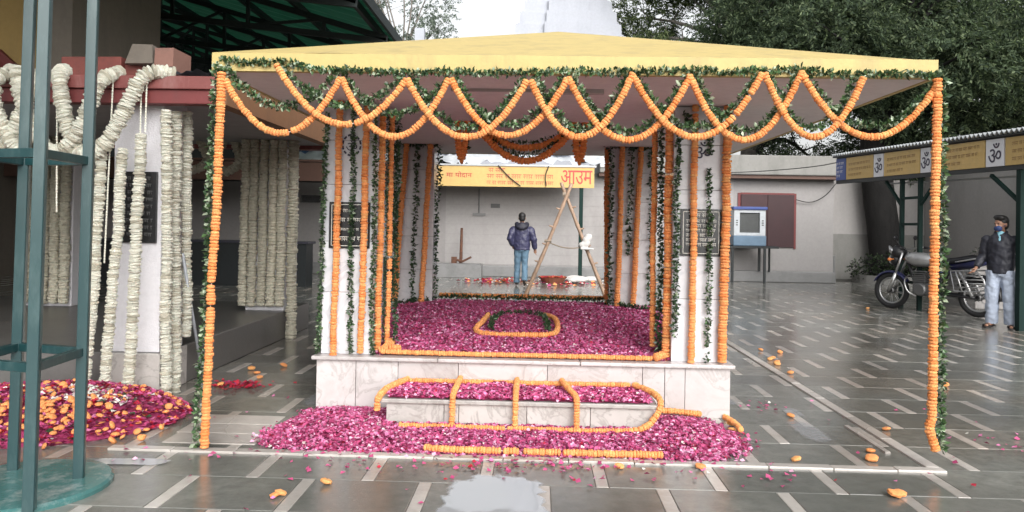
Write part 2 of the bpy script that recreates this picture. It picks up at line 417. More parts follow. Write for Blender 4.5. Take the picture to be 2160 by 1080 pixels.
# ------------------------------------------------------------------ flowers, leaves, petals
def ruffle_mesh(name, material, nseg=10, jit=.07, prof=((-.5, .38), (-.3, .90), (0, 1.), (.3, .90), (.5, .38)), seed=0):
    rg = np.random.default_rng(seed); V = []; F = []
    for z, r in prof:
        for j in range(nseg):
            t = 2*math.pi*(j+rg.uniform(-.2, .2))/nseg; rr = r*(1+rg.uniform(-jit, jit)); V.append((rr*math.cos(t), rr*math.sin(t), z+rg.uniform(-.06, .06)))
    k = len(prof)
    for i in range(k-1):
        for j in range(nseg):
            a = i*nseg+j; b = i*nseg+(j+1) % nseg; F.append((a, b, b+nseg, a+nseg))
    F.append(tuple(range(nseg))[::-1]); F.append(tuple((k-1)*nseg+j for j in range(nseg)))
    me = bpy.data.meshes.new(name); me.from_pydata(V, [], F); me.materials.append(material)
    me.validate(); me.update(); return me
MARI = [ruffle_mesh('marigold', M['orange'], seed=i) for i in range(3)]+[ruffle_mesh('marigold', M['orange2'], seed=8), ruffle_mesh('marigold', M['yellowfl'], seed=9)]
MARIY = [ruffle_mesh('marigold', M['yellowfl'], seed=i+20) for i in range(2)]+MARI[:2]
WHITE = [ruffle_mesh('blossom', M['white_fl'], 12, .15, ((-.5, .72), (-.25, .97), (0, 1.), (.25, .95), (.5, .7)), seed=i+40) for i in range(3)]+[ruffle_mesh('blossom', M['cream_fl'], 12, .15, ((-.5, .72), (-.25, .97), (0, 1.), (.25, .95), (.5, .7)), seed=49)]
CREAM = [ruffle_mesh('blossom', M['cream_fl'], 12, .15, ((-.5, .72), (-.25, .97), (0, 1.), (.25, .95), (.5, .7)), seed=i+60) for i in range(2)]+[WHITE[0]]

def resample(pts, step):
    P = np.array(pts, float); d = np.linalg.norm(np.diff(P, axis=0), axis=1); s = np.concatenate([[0], np.cumsum(d)])
    n = max(2, int(round(s[-1]/step))+1); t = np.linspace(0, s[-1], n)
    Q = np.stack([np.interp(t, s, P[:, i]) for i in range(3)], 1)
    T = np.gradient(Q, axis=0); T /= np.linalg.norm(T, axis=1)[:, None]+1e-12
    return Q, T

def smoothpath(pts, k=2):
    P = [np.array(p, float) for p in pts]
    for _ in range(k):
        Q = [P[0]]
        for a, b in zip(P[:-1], P[1:]): Q += [a*.75+b*.25, a*.25+b*.75]
        Q.append(P[-1]); P = Q
    return P

def sag(a, low, b, y, n=28, y2=None):
    """hanging curve through (x,z) a, low, b"""
    (xa, za), (xl, zl), (xb, zb) = a, low, b; out = []
    for i in range(n+1):
        t = i/n
        # quadratic through the three points, lowest near xl
        tl = (xl-xa)/(xb-xa)
        L0 = (t-tl)*(t-1)/(tl); L1 = t*(t-1)/(tl*(tl-1)); L2 = t*(t-tl)/(1-tl)
        z = za*L0+zl*L1+zb*L2
        out.append((xa+(xb-xa)*t, y, z))
    return out

def wob(pts, amp, n=16):
    """slightly wandering version of a straight hanging string"""
    Q, T = resample(pts, max(.02, np.linalg.norm(np.array(pts[-1])-np.array(pts[0]))/n))
    k = len(Q); ph = RNG.uniform(0, 6, 4); t = np.linspace(0, 1, k)
    Q[:, 0] += amp*(np.sin(t*7+ph[0])+.6*np.sin(t*17+ph[1]))*np.sin(np.pi*np.clip(t*1.0, 0, 1))**.5
    Q[:, 1] += .5*amp*np.sin(t*9+ph[2])
    return [tuple(q) for q in Q]

def rot_to(t):
    return Vector((0, 0, 1)).rotation_difference(Vector(t)).to_euler()

def string_of(name, label, path, r, step, meshes, piece='marigold', cat='garland', group=None, joined=False, mats=None, thread=True, jit=.085, th=None):
    """a strung garland: thread plus every blossom as its own part (or one joined part when far)"""
    loc = Vector(path[0]); Q, T = resample(path, step)
    t = thing(name, label, cat, loc, group)
    th = th or step*1.25
    if thread:
        mb = MB(); qq = Q[::3] if len(Q) > 6 else Q; mb.tube([tuple(q) for q in qq], .003, 4); mb.build('thread', M['thread'], t)
    if joined:
        Vs = []; Fs = []; MI = []; b = 0; ms = mats
        for q, tg in zip(Q, T):
            me = random.choice(meshes); co = np.array([v.co[:] for v in me.vertices])
            rr = r*random.uniform(1-jit, 1+jit); co = co*np.array([rr, rr, th])
            E = np.array(Vector((0, 0, 1)).rotation_difference(Vector(tg)).to_matrix())
            Rz = np.array(Matrix.Rotation(random.uniform(0, 6.28), 3, 'Z'))
            co = co@Rz.T@E.T+q+RNG.normal(0, r*.05, 3)
            for p in me.polygons:
                Fs.append([i+b for i in p.vertices])
            Vs.append(co); b += len(co)
        V = np.concatenate(Vs); mb = MB(); mb.v = [tuple(v) for v in V]; mb.f = [tuple(f) for f in Fs]; mb.mi = [0]*len(Fs)
        o = mb.build('blossom_string', ms, t); o['kind'] = 'stuff'
    else:
        for q, tg in zip(Q, T):
            if random.random() < .006: continue
            o = bpy.data.objects.new(piece, random.choice(meshes)); COL.objects.link(o); o.parent = t
            o.location = Vector(q)-loc+Vector(RNG.normal(0, r*.05, 3))
            E = Vector((0, 0, 1)).rotation_difference(Vector(tg)) @ Matrix.Rotation(random.uniform(0, 6.28), 3, 'Z').to_quaternion()
            o.rotation_euler = E.to_euler()
            rr = r*random.uniform(1-jit, 1+jit); o.scale = (rr, rr, th*random.uniform(.95, 1.1))
    return t

def leaf_geo(C_, D, U, L, W_):
    """C_ base (n,3), D direction, U side dir; returns V,F of folded diamond leaves"""
    n = len(C_); N = np.cross(D, U)
    a = C_; b = C_+D*(L*.5)[:, None]+U*(W_*.5)[:, None]+N*(W_*.12)[:, None]; c = C_+D*L[:, None]-N*(L*.12)[:, None]; d = C_+D*(L*.5)[:, None]-U*(W_*.5)[:, None]+N*(W_*.12)[:, None]
    V = np.stack([a, b, c, d], 1).reshape(-1, 3)
    i = np.arange(n)*4
    F = np.concatenate([np.stack([i, i+1, i+2], 1), np.stack([i, i+2, i+3], 1)])
    return V, F

def rdirs(n, rg):
    v = rg.normal(size=(n, 3)); return v/np.linalg.norm(v, axis=1)[:, None]

def leaf_string(name, label, path, spread=.024, per=7, step=.015, L=.042, Wd=.026, group=None, mix=(.45, .33, .22), gaps=0.):
    Q, T = resample(path, step); n = len(Q)
    keep = np.ones(n, bool)
    if gaps:
        g = np.sin(np.linspace(0, 40, n)+RNG.uniform(0, 6))+RNG.normal(0, .5, n); keep = g > -1.0+gaps
    Q = Q[keep]; T = T[keep]; n = len(Q)
    C_ = np.repeat(Q, per, 0)+RNG.normal(0, spread*.25, (n*per, 3)); T_ = np.repeat(T, per, 0)
    D = rdirs(n*per, RNG); D = D-T_*(np.sum(D*T_, 1)*.4)[:, None]; D[:, 1] -= .25; D /= np.linalg.norm(D, axis=1)[:, None]
    U = np.cross(D, rdirs(n*per, RNG)); U /= np.linalg.norm(U, axis=1)[:, None]+1e-9
    k = n*per; Ls = L*RNG.uniform(.7, 1.25, k)*spread/.028; Ws = Wd*RNG.uniform(.7, 1.2, k)*spread/.028
    V, F = leaf_geo(C_, D, U, Ls, Ws)
    mi = RNG.choice(3, k, p=mix); MI = np.concatenate([mi, mi])
    t = npmesh(name, V, F, [M['leafd'], M['leafm'], M['leafl']], MI, origin=tuple(path[0]))
    return tag(t, label, 'leaf garland', group)

def petals(n, xyf, zf, size, mats, probs, name, parent=None, flat=.5, lift=.012):
    P = xyf(n); n = len(P); Z = zf(P[:, 0], P[:, 1])
    C_ = np.column_stack([P, Z+RNG.uniform(0, lift, n)])
    th = RNG.uniform(0, 2*np.pi, n); tl = RNG.normal(0, flat, n)
    D = np.column_stack([np.cos(th)*np.cos(tl), np.sin(th)*np.cos(tl), np.sin(tl)])
    a = RNG.uniform(-.7, .7, n); side = np.column_stack([-np.sin(th), np.cos(th), np.zeros(n)]); upv = np.cross(D, side)
    U = side*np.cos(a)[:, None]+upv*np.sin(a)[:, None]
    L = size*RNG.uniform(.7, 1.3, n); W_ = L*RNG.uniform(.7, .95, n)
    N = np.cross(D, U)
    pts = [C_-D*(L*.5)[:, None], C_+U*(W_*.5)[:, None]+N*(L*.18)[:, None], C_+D*(L*.5)[:, None]+N*(L*.1)[:, None], C_-U*(W_*.5)[:, None]+N*(L*.18)[:, None]]
    V = np.stack(pts, 1).reshape(-1, 3); i = np.arange(n)*4
    F = np.concatenate([np.stack([i, i+1, i+2], 1), np.stack([i, i+2, i+3], 1)])
    mi = RNG.choice(len(mats), n, p=probs); MI = np.concatenate([mi, mi])
    return V, F, MI

def joinnp(parts):
    Vs, Fs, Ms = [], [], []; b = 0
    for V, F, MI in parts:
        Vs.append(V); Fs.append(F+b); Ms.append(MI); b += len(V)
    return np.concatenate(Vs), np.concatenate(Fs), np.concatenate(Ms)

def heightgrid(x0, x1, y0, y1, nx, ny, zf, mi):
    X, Y = np.meshgrid(np.linspace(x0, x1, nx), np.linspace(y0, y1, ny)); Z = zf(X.ravel(), Y.ravel())
    V = np.column_stack([X.ravel(), Y.ravel(), Z]); idx = np.arange(nx*ny).reshape(ny, nx)
    a = idx[:-1, :-1].ravel(); b = idx[:-1, 1:].ravel(); c = idx[1:, 1:].ravel(); d = idx[1:, :-1].ravel()
    F = np.concatenate([np.stack([a, b, c], 1), np.stack([a, c, d], 1)])
    return V, F, np.full(len(F), mi)

# ================================================================== SETTING: ground and paving
gb = MB(); gb.box(-400, 400, -30, 900, -.5, -.012)
g = gb.build('ground', M['joint']); tag(g, kind='structure')
pv = link('pavement', None); tag(pv, kind='structure')
pb = MB(); pb.box(-16, 22, -2, 24.2, -.0118, -.0075); pb.build('mortar_bed', M['joint'], pv)

def camang(x, y):
    return abs(math.atan2(x, y)+math.radians(1.9))
PX, PY, Y0, X0 = .66, .485, 4.25, .39
cells = []
for k in range(-13, 42):
    ya = Y0+PY*k; off = X0 if k % 2 == 0 else X0-.33
    for j in range(-26, 33):
        xs = off+PX*j
        cells.append((xs, ya))
def covered(x, y):
    return (-1.69 < x < 1.49 and 5.9 < y < 9.5) or (x < -3.2 and y > 6.3 and y < 10.2) or y > 21.6
def size_px(x, y):
    if y < 2.6 or camang(x, y) > .66: return 0
    return 1/(y*y)
strips, slabs = [], []
for xs, ya in cells:
    if xs > 21 or xs < -15: continue
    if not (covered(xs, ya+.03) and covered(xs, ya+.45)): strips.append((size_px(xs, ya+.24), xs, ya))
    if not all(covered(xs+a, ya+c) for a in (.04, .62) for c in (.03, .45)): slabs.append((size_px(xs+.33, ya+.24), xs, ya))
strips.sort(reverse=True); slabs.sort(reverse=True)
def piece_mesh(nm, w_, d_, h_, m_, seed):
    rg = random.Random(seed); e = .003
    tz = [rg.uniform(-.0008, .0008) for _ in range(4)]
    V = [(-w_/2, -d_/2, -h_), (w_/2, -d_/2, -h_), (w_/2, d_/2, -h_), (-w_/2, d_/2, -h_),
         (-w_/2, -d_/2, -e), (w_/2, -d_/2, -e), (w_/2, d_/2, -e), (-w_/2, d_/2, -e),
         (-w_/2+e, -d_/2+e, tz[0]), (w_/2-e, -d_/2+e, tz[1]), (w_/2-e, d_/2-e, tz[2]), (-w_/2+e, d_/2-e, tz[3])]
    F = [(0, 1, 5, 4), (1, 2, 6, 5), (2, 3, 7, 6), (3, 0, 4, 7), (4, 5, 9, 8), (5, 6, 10, 9), (6, 7, 11, 10), (7, 4, 8, 11), (8, 9, 10, 11)]
    me = bpy.data.meshes.new(nm); me.from_pydata(V, [], F); me.materials.append(m_); me.update(); return me, V, F
SW_ = .074
STM = [piece_mesh('marble_strip', SW_-.003, PY-.004, .007, M['strip'], i) for i in range(4)]
SLM = [piece_mesh('floor_slab', PX-SW_-.003, PY-.004, .007, M['slab'], i) for i in range(6)]
def lay(lst, ms, name, dx, rest):
    for q, (s_, xs, ya) in enumerate(lst[:296]):
        o = bpy.data.objects.new(name, random.choice(ms)[0]); COL.objects.link(o); o.parent = pv
        o.location = (xs+dx, ya+PY/2, random.uniform(-.0008, .0008))
    mb = MB()
    for s_, xs, ya in lst[296:]:
        _, V, F = random.choice(ms)
        mb.add([(x+xs+dx, y+ya+PY/2, z) for x, y, z in V], F)
    o = mb.build(rest, ms[0][0].materials[0], pv); o['kind'] = 'stuff'
lay(strips, STM, 'marble_strip', 0, 'far_marble_strips')
lay(slabs, SLM, 'floor_slab', PX/2, 'far_floor_slabs')
# pale marble slabs let into the paving on the left
for (x0, x1, y0, y1) in ((-2.42, -1.84, 5.34, 5.58), (-2.43, -1.83, 5.10, 5.335), (-2.41, -1.80, 4.86, 5.095)):
    b = MB(); b.box(x0, x1, y0, y1, -.002, .0045); b.build('marble_slab', M['kerb'], pv, bevel=.002)
# raised marble kerb round the shrine
kb = link('kerb', None); tag(kb, kind='structure')
x = -2.66
while x < 2.42:
    x1 = min(x+.41+random.uniform(-.03, .03), 2.5)
    b = MB(); dz = random.uniform(-.002, .002)
    b.box(x, x1-.004, 4.665+dz, 4.74+dz, -.004, .013+dz); b.build('kerb_stone', M['kerb'], kb, bevel=.004); x = x1
y = 4.75
while y < 14:
    y1 = y+.62
    b = MB(); dz = random.uniform(-.002, .002)
    b.box(2.415+dz, 2.495+dz, y, y1-.004, -.004, .014+dz); b.build('kerb_stone', M['kerb'], kb, bevel=.004); y = y1
b = MB(); b.box(2.30, 2.335, 5.05, 5.72, -.004, .012); b.build('kerb_stone', M['kerb'], kb, bevel=.003)

# puddles: thin water films with an uneven outline
def puddle(cx, cy, rx, ry, seed, z=.0055, m_='water'):
    n = 41; b = MB(); dep = []
    for j in range(n):
        for i in range(n):
            u = (i/(n-1)-.5)*2; v = (j/(n-1)-.5)*2
            b.v.append((cx+u*rx*1.5, cy+v*ry*1.5, z)); dep.append(1-((abs(u)*1.5)**3+(abs(v)*1.5)**3)**(1/3))
    for j in range(n-1):
        for i in range(n-1):
            q = j*n+i; b.f.append((q, q+1, q+n+1, q+n)); b.mi.append(0)
    o = b.build('puddle', M[m_]); at_ = o.data.attributes.new('depth', 'FLOAT', 'POINT'); at_.data.foreach_set('value', dep)
    tag(o, kind='stuff'); return o
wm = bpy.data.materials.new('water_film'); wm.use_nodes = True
_b = wm.node_tree.nodes['Principled BSDF']; _b.inputs['Base Color'].default_value = (.46, .475, .50, 1); _b.inputs['Roughness'].default_value = .03; _b.inputs['IOR'].default_value = 2.7  # pale base colour stands in for bright sky reflected in the water
_n = wm.node_tree.nodes.new('ShaderNodeTexNoise'); _n.inputs['Scale'].default_value = 7; _bp = wm.node_tree.nodes.new('ShaderNodeBump'); _bp.inputs['Strength'].default_value = .03; _bp.inputs['Distance'].default_value = .02
_g = wm.node_tree.nodes.new('ShaderNodeNewGeometry'); wm.node_tree.links.new(_g.outputs['Position'], _n.inputs['Vector'])
wm.node_tree.links.new(_n.outputs[0], _bp.inputs['Height']); wm.node_tree.links.new(_bp.outputs[0], _b.inputs['Normal'])
_t = wm.node_tree; _a = _t.nodes.new('ShaderNodeAttribute'); _a.attribute_name = 'depth'
_m = _t.nodes.new('ShaderNodeTexNoise'); _m.name = 'edge'; _m.inputs['Scale'].default_value = 9; _m.inputs['Detail'].default_value = 6; _t.links.new(_g.outputs['Position'], _m.inputs['Vector'])
_x = _t.nodes.new('ShaderNodeMath'); _x.operation = 'MULTIPLY_ADD'; _x.inputs[1].default_value = .75; _t.links.new(_m.outputs[0], _x.inputs[0]); _t.links.new(_a.outputs['Fac'], _x.inputs[2])
_r = _t.nodes.new('ShaderNodeMapRange'); _r.inputs[1].default_value = .36; _r.inputs[2].default_value = .46; _r.inputs[3].default_value = 0; _r.inputs[4].default_value = .82; _t.links.new(_x.outputs[0], _r.inputs[0])
_tr = _t.nodes.new('ShaderNodeBsdfTransparent'); _mx = _t.nodes.new('ShaderNodeMixShader'); _t.links.new(_r.outputs[0], _mx.inputs[0]); _t.links.new(_tr.outputs[0], _mx.inputs[1]); _t.links.new(_b.outputs[0], _mx.inputs[2]); _t.links.new(_mx.outputs[0], _t.nodes['Material Output'].inputs[0])
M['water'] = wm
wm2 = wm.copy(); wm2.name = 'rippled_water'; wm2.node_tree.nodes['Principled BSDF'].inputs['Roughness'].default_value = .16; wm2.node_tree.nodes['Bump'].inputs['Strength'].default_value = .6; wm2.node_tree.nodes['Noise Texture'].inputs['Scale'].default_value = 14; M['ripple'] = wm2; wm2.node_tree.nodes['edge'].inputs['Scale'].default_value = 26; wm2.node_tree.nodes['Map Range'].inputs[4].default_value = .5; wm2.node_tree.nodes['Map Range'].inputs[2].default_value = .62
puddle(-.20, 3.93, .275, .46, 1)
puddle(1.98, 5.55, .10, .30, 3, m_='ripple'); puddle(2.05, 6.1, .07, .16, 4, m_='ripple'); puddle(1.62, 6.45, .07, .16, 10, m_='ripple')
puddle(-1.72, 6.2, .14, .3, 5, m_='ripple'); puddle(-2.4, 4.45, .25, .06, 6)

# ================================================================== REAR BUILDING, WALLS, TOWER
rb = thing('rear_building', 'long low whitewashed building across the back of the courtyard', 'building', (0, 21.6, 0))
b = MB(); b.box(-16, 8.28, 21.5, 26, 0, 2.95); b.build('wall', M['wall'], rb)
b = MB(); b.box(-16, 8.26, 21.2, 21.498, 0, .30); b.build('plinth_ledge', M['ledge'], rb, bevel=.02)
b = MB(); b.box(1.7, 8.45, 21.05, 26, 2.953, 3.5); b.build('roof_slab', M['concrete'], rb, bevel=.03)
b = MB(); b.box(1.7, 8.40, 21.12, 21.498, 2.86, 2.951); b.build('eave_batten', M['boardbrown'], rb)
sh = MB(); sh.box(5.70, 6.44, 21.44, 21.497, .96, 2.43); shut = sh.build('shutter', M['maroon'], rb, bevel=.01)
sh = MB(); sh.box(6.445, 7.18, 21.45, 21.497, .96, 2.43); sh.build('shutter', M['maroon'], rb, bevel=.01)
sh = MB(); sh.box(5.62, 5.698, 21.47, 21.499, .92, 2.47); sh.box(7.182, 7.24, 21.47, 21.499, .92, 2.47); sh.box(5.699, 7.181, 21.47, 21.499, 2.432, 2.48); sh.build('shutter_frame', M['redd'], rb)
b = MB(); b.box(-1.32, -1.06, 21.48, 21.499, 1.93, 2.05); b.build('wall_plate', M['plaqdim'], rb)
b = MB(); b.box(-6.75, -6.2, 21.47, 21.499, 2.0, 2.2); b.build('name_plate', M['granite'], rb)
b = MB(); b.tube([(-1.65, 21.46, 2.47), (-1.65, 21.46, 1.76)], .02, 6); b.box(-1.83, -1.46, 21.44, 21.48, 1.70, 1.775); b.build('wall_bracket', M['ledge'], rb)
b = MB(); rg = random.Random(5)
# small brick-like tiles on the wall left of the sign pole: shallow recessed courses (joined, too small to pick apart)
for r_ in range(9):
    b.box(-2.6, 5.5, 21.494, 21.4985, .34+r_*.28, .34+r_*.28+.272)
o = b.build('tile_courses', M['wall'], rb); o['kind'] = 'stuff'

# verandah roof with the painted sign board and tarpaulins over it
vr = thing('sign_verandah', 'yellow painted sign board verandah on a green pole before the rear wall', 'verandah', (1.15, 20, 0))
b = MB(); b.box(-2.98, 1.48, 19.97, 20.03, 2.46, 3.0); sgn = b.build('sign_board', M['signyel'], vr)
b = MB(); b.box(-13.05, 1.53, 19.94, 21.5, 3.003, 3.05); b.build('roof_sheet', M['galv'], vr)
b = MB(); b.box(-13, -3.0, 17.9, 17.96, 2.42, 2.86); b.build('brown_board', M['boardbrown'], vr)
b = MB(); b.box(-13.05, -3.0, 17.85, 19.93, 2.88, 2.93); b.build('side_roof', M['boardbrown'], vr)
b = MB(); b.box(1.10, 1.20, 19.99, 20.09, 0, 2.458); b.build('pole', M['greenpost'], vr)
b = MB(); b.box(-12.9, 1.1, 20.05, 20.12, 2.5, 2.58); b.build('rail', M['darksteel'], vr)
text_mesh(sgn, 'आउम', M['signred'], (1.02, 19.963, 2.74), .36, width=.82)
text_mesh(sgn, 'मा योदान', M['signred'], (-2.08, 19.963, 2.77), .16, width=.68)
b = MB(); rg = random.Random(3)
scribble(b, (-1.3, 19.966, 2.84), (1, 0, 0), (0, 0, 1), .45, .12, rg)
scribble(b, (-1.35, 19.966, 2.68), (1, 0, 0), (0, 0, 1), 1.75, .12, rg)
scribble(b, (-1.35, 19.966, 2.52), (1, 0, 0), (0, 0, 1), 1.8, .10, rg)
b.build('lettering', mat('sign_faded_red', (.44, .09, .06), .6), sgn)
def crumple(x0, x1, y0, y1, z0, z1, nx, ny, amp, seed):
    rg = np.random.default_rng(seed)
    U, V_ = np.meshgrid(np.linspace(0, 1, nx), np.linspace(0, 1, ny))
    x_ = x0+(x1-x0)*U; y_ = y0+(y1-y0)*V_; z_ = z0+(z1-z0)*V_+rg.normal(0, amp, U.shape)+amp*2*np.sin(U*23+V_*4)*np.sin(U*7+1)
    z_[0] += rg.normal(0, amp, nx); V = np.stack([x_.ravel(), y_.ravel(), z_.ravel()], 1); idx = np.arange(nx*ny).reshape(ny, nx)
    a, b_, c, d = idx[:-1, :-1].ravel(), idx[:-1, 1:].ravel(), idx[1:, 1:].ravel(), idx[1:, :-1].ravel()
    return V, np.stack([a, b_, c, d], 1)
V, F = crumple(-8, 1.7, 20.0, 21.3, 3.12, 3.55, 90, 8, .03, 1)
o = npmesh('plastic_sheet', V, F, M['whitetarp']); tag(o, 'crumpled white plastic sheet spread over the sign verandah roof', 'tarpaulin')
V, F = crumple(-8, -.9, 20.75, 21.9, 3.42, 3.85, 60, 6, .03, 2)
o = npmesh('blue_tarpaulin', V, F, M['bluetarp']); tag(o, 'blue tarpaulin heaped behind the white sheet above the verandah', 'tarpaulin')
V, F = crumple(.2, .9, 20.72, 21.6, 3.46, 3.72, 14, 6, .03, 4)
o = npmesh('blue_tarpaulin', V, F, M['bluetarp']); tag(o, 'small blue tarpaulin fold near the right end of the verandah roof', 'tarpaulin')
b = MB(); b.box(1.72, 3.3, 21.02, 21.04, 3.1, 3.62); o = b.build('printed_banner', M['whitetarp']); tag(o, 'pale printed banner sheet hung on the eave beside the verandah', 'banner')

bw = thing('boundary_wall', 'white boundary wall with bare concrete foot behind the tree trunk', 'wall', (14, 23.3, 0))
b = MB(); b.box(8.3, 24, 23.2, 23.5, 1.36, 3.0); b.build('upper_wall', M['wall2'], bw)
b = MB(); b.box(8.3, 24, 23.17, 23.5, 0, 1.358); b.build('lower_wall', M['concrete'], bw)

sk = thing('temple_spire', 'tall white temple spire rising behind the yellow canopy roof', 'temple', (1.1, 32, 0))
def sq(cx, cy, h, z): return [(cx-h, cy-h, z), (cx+h, cy-h, z), (cx+h, cy+h, z), (cx-h, cy+h, z)]
def spire(mb, prof, cx, cy):
    b0 = len(mb.v)
    for h, z in prof: mb.v += sq(cx, cy, h, z)
    for i in range(len(prof)-1):
        for j in range(4):
            a = b0+i*4+j; c = b0+i*4+(j+1) % 4; mb.f.append((a, c, c+4, a+4)); mb.mi.append(0)
prof = []
for i in range(26):
    z = 4+i*.5; h = 3.55-.24*(z-4)-.010*(z-4)**2
    if h < .25: break
    prof += [(h, z), (h-.02, z+.42), (h-.10, z+.43), (h-.10, z+.49)]
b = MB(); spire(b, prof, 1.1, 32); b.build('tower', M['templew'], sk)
b = MB()
for i in range(20):
    z = 4+i*.5; h = 3.55-.24*(z-4)-.010*(z-4)**2
    if h < .4: break
    b.box(1.1-h*.45, 1.1+h*.45, 32-h-.16, 32-h+.2, z, z+.47)
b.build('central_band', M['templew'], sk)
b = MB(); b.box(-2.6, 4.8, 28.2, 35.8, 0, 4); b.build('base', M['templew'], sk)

# ================================================================== GREEN SHED ROOF (upper left)
gr = thing('shed_roof', 'dark green corrugated shed roof on black trusses over the left hall', 'roof', (-2.7, 14, 0))
ze, xe, sl_ = 4.98, -2.72, math.tan(R(16))
b = MB(); n = 64
for i in range(n):
    y0 = 1.0+i*.5; y1 = y0+.5  # nearest courses are out of view, extended to shade hall and mast
    # each corrugated sheet course: gentle ridges across
    for k in range(2):
        ya = y0+.25*k; yb = ya+.25; za = .03 if k else 0; zb = 0 if k else .03
        b.add([(xe, ya, ze+za), (xe-24, ya, ze+24*sl_+za), (xe-24, yb, ze+24*sl_+zb), (xe, yb, ze+zb)], [(0, 1, 2, 3)])
b.build('roof_sheeting', M['roofgreen'], gr)
for k in range(16):
    x = xe-.25-k*1.45; bb = MB(); bb.beam((x, 1, ze+(xe-x)*sl_-.09), (x, 33, ze+(xe-x)*sl_-.09), .07, .13); bb.build('purlin', M['truss'], gr)
for k in range(11):
    yk = 9.0+k*2.3; bb = MB()
    bb.beam((xe-.05, yk, ze-.2), (xe-20, yk, ze+20*sl_-.2), .09, .1)
    bb.beam((xe-.05, yk, ze-.25), (xe-20, yk, ze-.25+20*(sl_*.45-.3/12)), .09, .1)
    for q in range(13):
        x = xe-1.2-q*1.4; d = (xe-x)
        bb.beam((x, yk, ze+d*sl_-.2), (x, yk, ze-.25+d*(sl_*.45-.3/12)), .06, .06)
        if q % 2 == 0: bb.beam((x, yk, ze+d*sl_-.2), (x-1.4, yk, ze-.25+(d+1.4)*(sl_*.45-.3/12)), .05, .05)
    bb.build('truss', M['truss'], gr)
b = MB(); b.add([(xe, 33, 1.5), (xe-24, 33, 1.5), (xe-24, 33, ze+24*sl_), (xe, 33, ze), (xe, 33.1, 1.5), (xe-24, 33.1, 1.5), (xe-24, 33.1, ze+24*sl_), (xe, 33.1, ze)], [(0, 1, 2, 3), (7, 6, 5, 4), (0, 3, 7, 4), (1, 5, 6, 2)]); b.build('gable_sheet', M['truss'], gr)
b = MB(); b.box(xe-.02, xe+.03, 1, 33, ze-.12, ze+.06); b.build('eave_trim', M['truss'], gr)

# ================================================================== LEFT HALL
lh = thing('left_hall', 'red beamed open hall with white mosaic pillars on a stone platform', 'hall', (-3.1, 6.2, 0))
b = MB(); b.box(-12, -3.1, 6.18, 10.3, 0, .34); b.build('platform', M['platform'], lh, bevel=.012)
def pillar(x0, x1, y0, y1, zb=.34):
    b = MB(); b.box(x0, x1, y0, y1, zb, 2.45)
    o = b.build('pillar', M['pillarw'], lh, bevel=.01)
    return o
pillar(-3.53, -3.115, 6.2, 6.62, .34); pillar(-3.60, -3.12, 9.3, 9.8); pillar(-6.40, -5.80, 9.3, 9.8); pillar(-6.4, -5.9, 6.2, 6.7)
b = MB(); b.box(-3.56, -3.09, 6.165, 6.66, 0, .338); b.build('pillar_base', M['step'], lh, bevel=.008)
b = MB(); b.box(-3.47, -3.15, 6.175, 6.199, 1.25, 1.84); pq = b.build('plaque', M['granite'], lh, bevel=.004)
b = MB(); rg = random.Random(8)
for i in range(9): scribble(b, (-3.44, 6.1735, 1.77-.058*i), (1, 0, 0), (0, 0, 1), .26, .03, rg)
b.build('lettering', M['plaqdim'], pq)
b = MB(); b.box(-12, -2.60, 6.0, 6.16, 2.50, 2.605); b.build('beam', M['red'], lh, bevel=.006)
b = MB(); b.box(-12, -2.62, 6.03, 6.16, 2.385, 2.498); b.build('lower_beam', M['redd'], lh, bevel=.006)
b = MB(); b.box(-12, -2.72, 6.161, 9.9, 2.452, 2.54); b.build('ceiling_slab', M['hallceil'], lh)
b = MB(); b.box(-12, -2.70, 9.901, 10.06, 2.40, 2.605); b.build('rear_beam', M['red'], lh)
b = MB(); b.box(-2.699, -2.58, 6.17, 9.9, 2.40, 2.80); b.build('side_beam', M['brownbeam'], lh)
sb_ = MB(); sb_.box(-13.2, -12.9, 5, 21.4, 0, 6); o = sb_.build('light_blocking_wall', M['greybrown']); tag(o, 'added side wall blocking light at the far left behind the hall', 'wall')  # added wall, blocks sky light coming in from the left
# masonry on the hall roof
for (x0, x1, y0, y1, z0, z1, mm, lb) in ((-4.45, -3.88, 6.9, 7.5, 2.60, 2.95, 'terracotta', 'red painted masonry block on the left hall roof beside the pier'),
                                  (-3.87, -3.42, 6.95, 7.45, 2.60, 2.88, 'terracotta', 'lower red masonry block next to the broken brick stub')):
    b = MB(); b.box(x0, x1, y0, y1, 2.541, z1, jit=.008); o = b.build('masonry_block', M[mm], bevel=.01); tag(o, lb, 'masonry block')
st = thing('brick_stub', 'broken brick stub end leaning on the left hall roof', 'brick stub', (-3.6, 7.0, 2.62))
b = MB(); b.add([(-3.82, 6.85, 2.88), (-3.56, 6.85, 2.882), (-3.56, 7.3, 2.882), (-3.82, 7.3, 2.88), (-3.78, 6.9, 3.07), (-3.58, 6.88, 3.06), (-3.58, 7.3, 3.04), (-3.78, 7.3, 3.05)], [(3, 2, 1, 0), (4, 5, 6, 7), (0, 1, 5, 4), (1, 2, 6, 5), (2, 3, 7, 6), (3, 0, 4, 7)]); b.build('plastered_face', M['greybrown'], st)
b = MB(); b.box(-3.555, -3.38, 6.87, 7.25, 2.80, 3.02, jit=.015); b.build('brick_face', M['brickblk'], st)
b = MB(); b.box(-3.56, -3.38, 6.9, 7.2, 2.541, 2.80, jit=.01); b.build('red_foot', M['terracotta'], st)
V, F = crumple(-3.36, -2.75, 6.7, 7.6, 2.78, 2.82, 14, 10, .012, 9)
o = npmesh('dark_sheet', V, F, M['tarpdark']); tag(o, 'dark plastic sheet lying on the hall roof by the canopy corner', 'plastic sheet')
tw = thing('ochre_tower', 'ochre plastered upper storey with grey pier behind the hall', 'building', (-6.8, 10.3, 2.6))
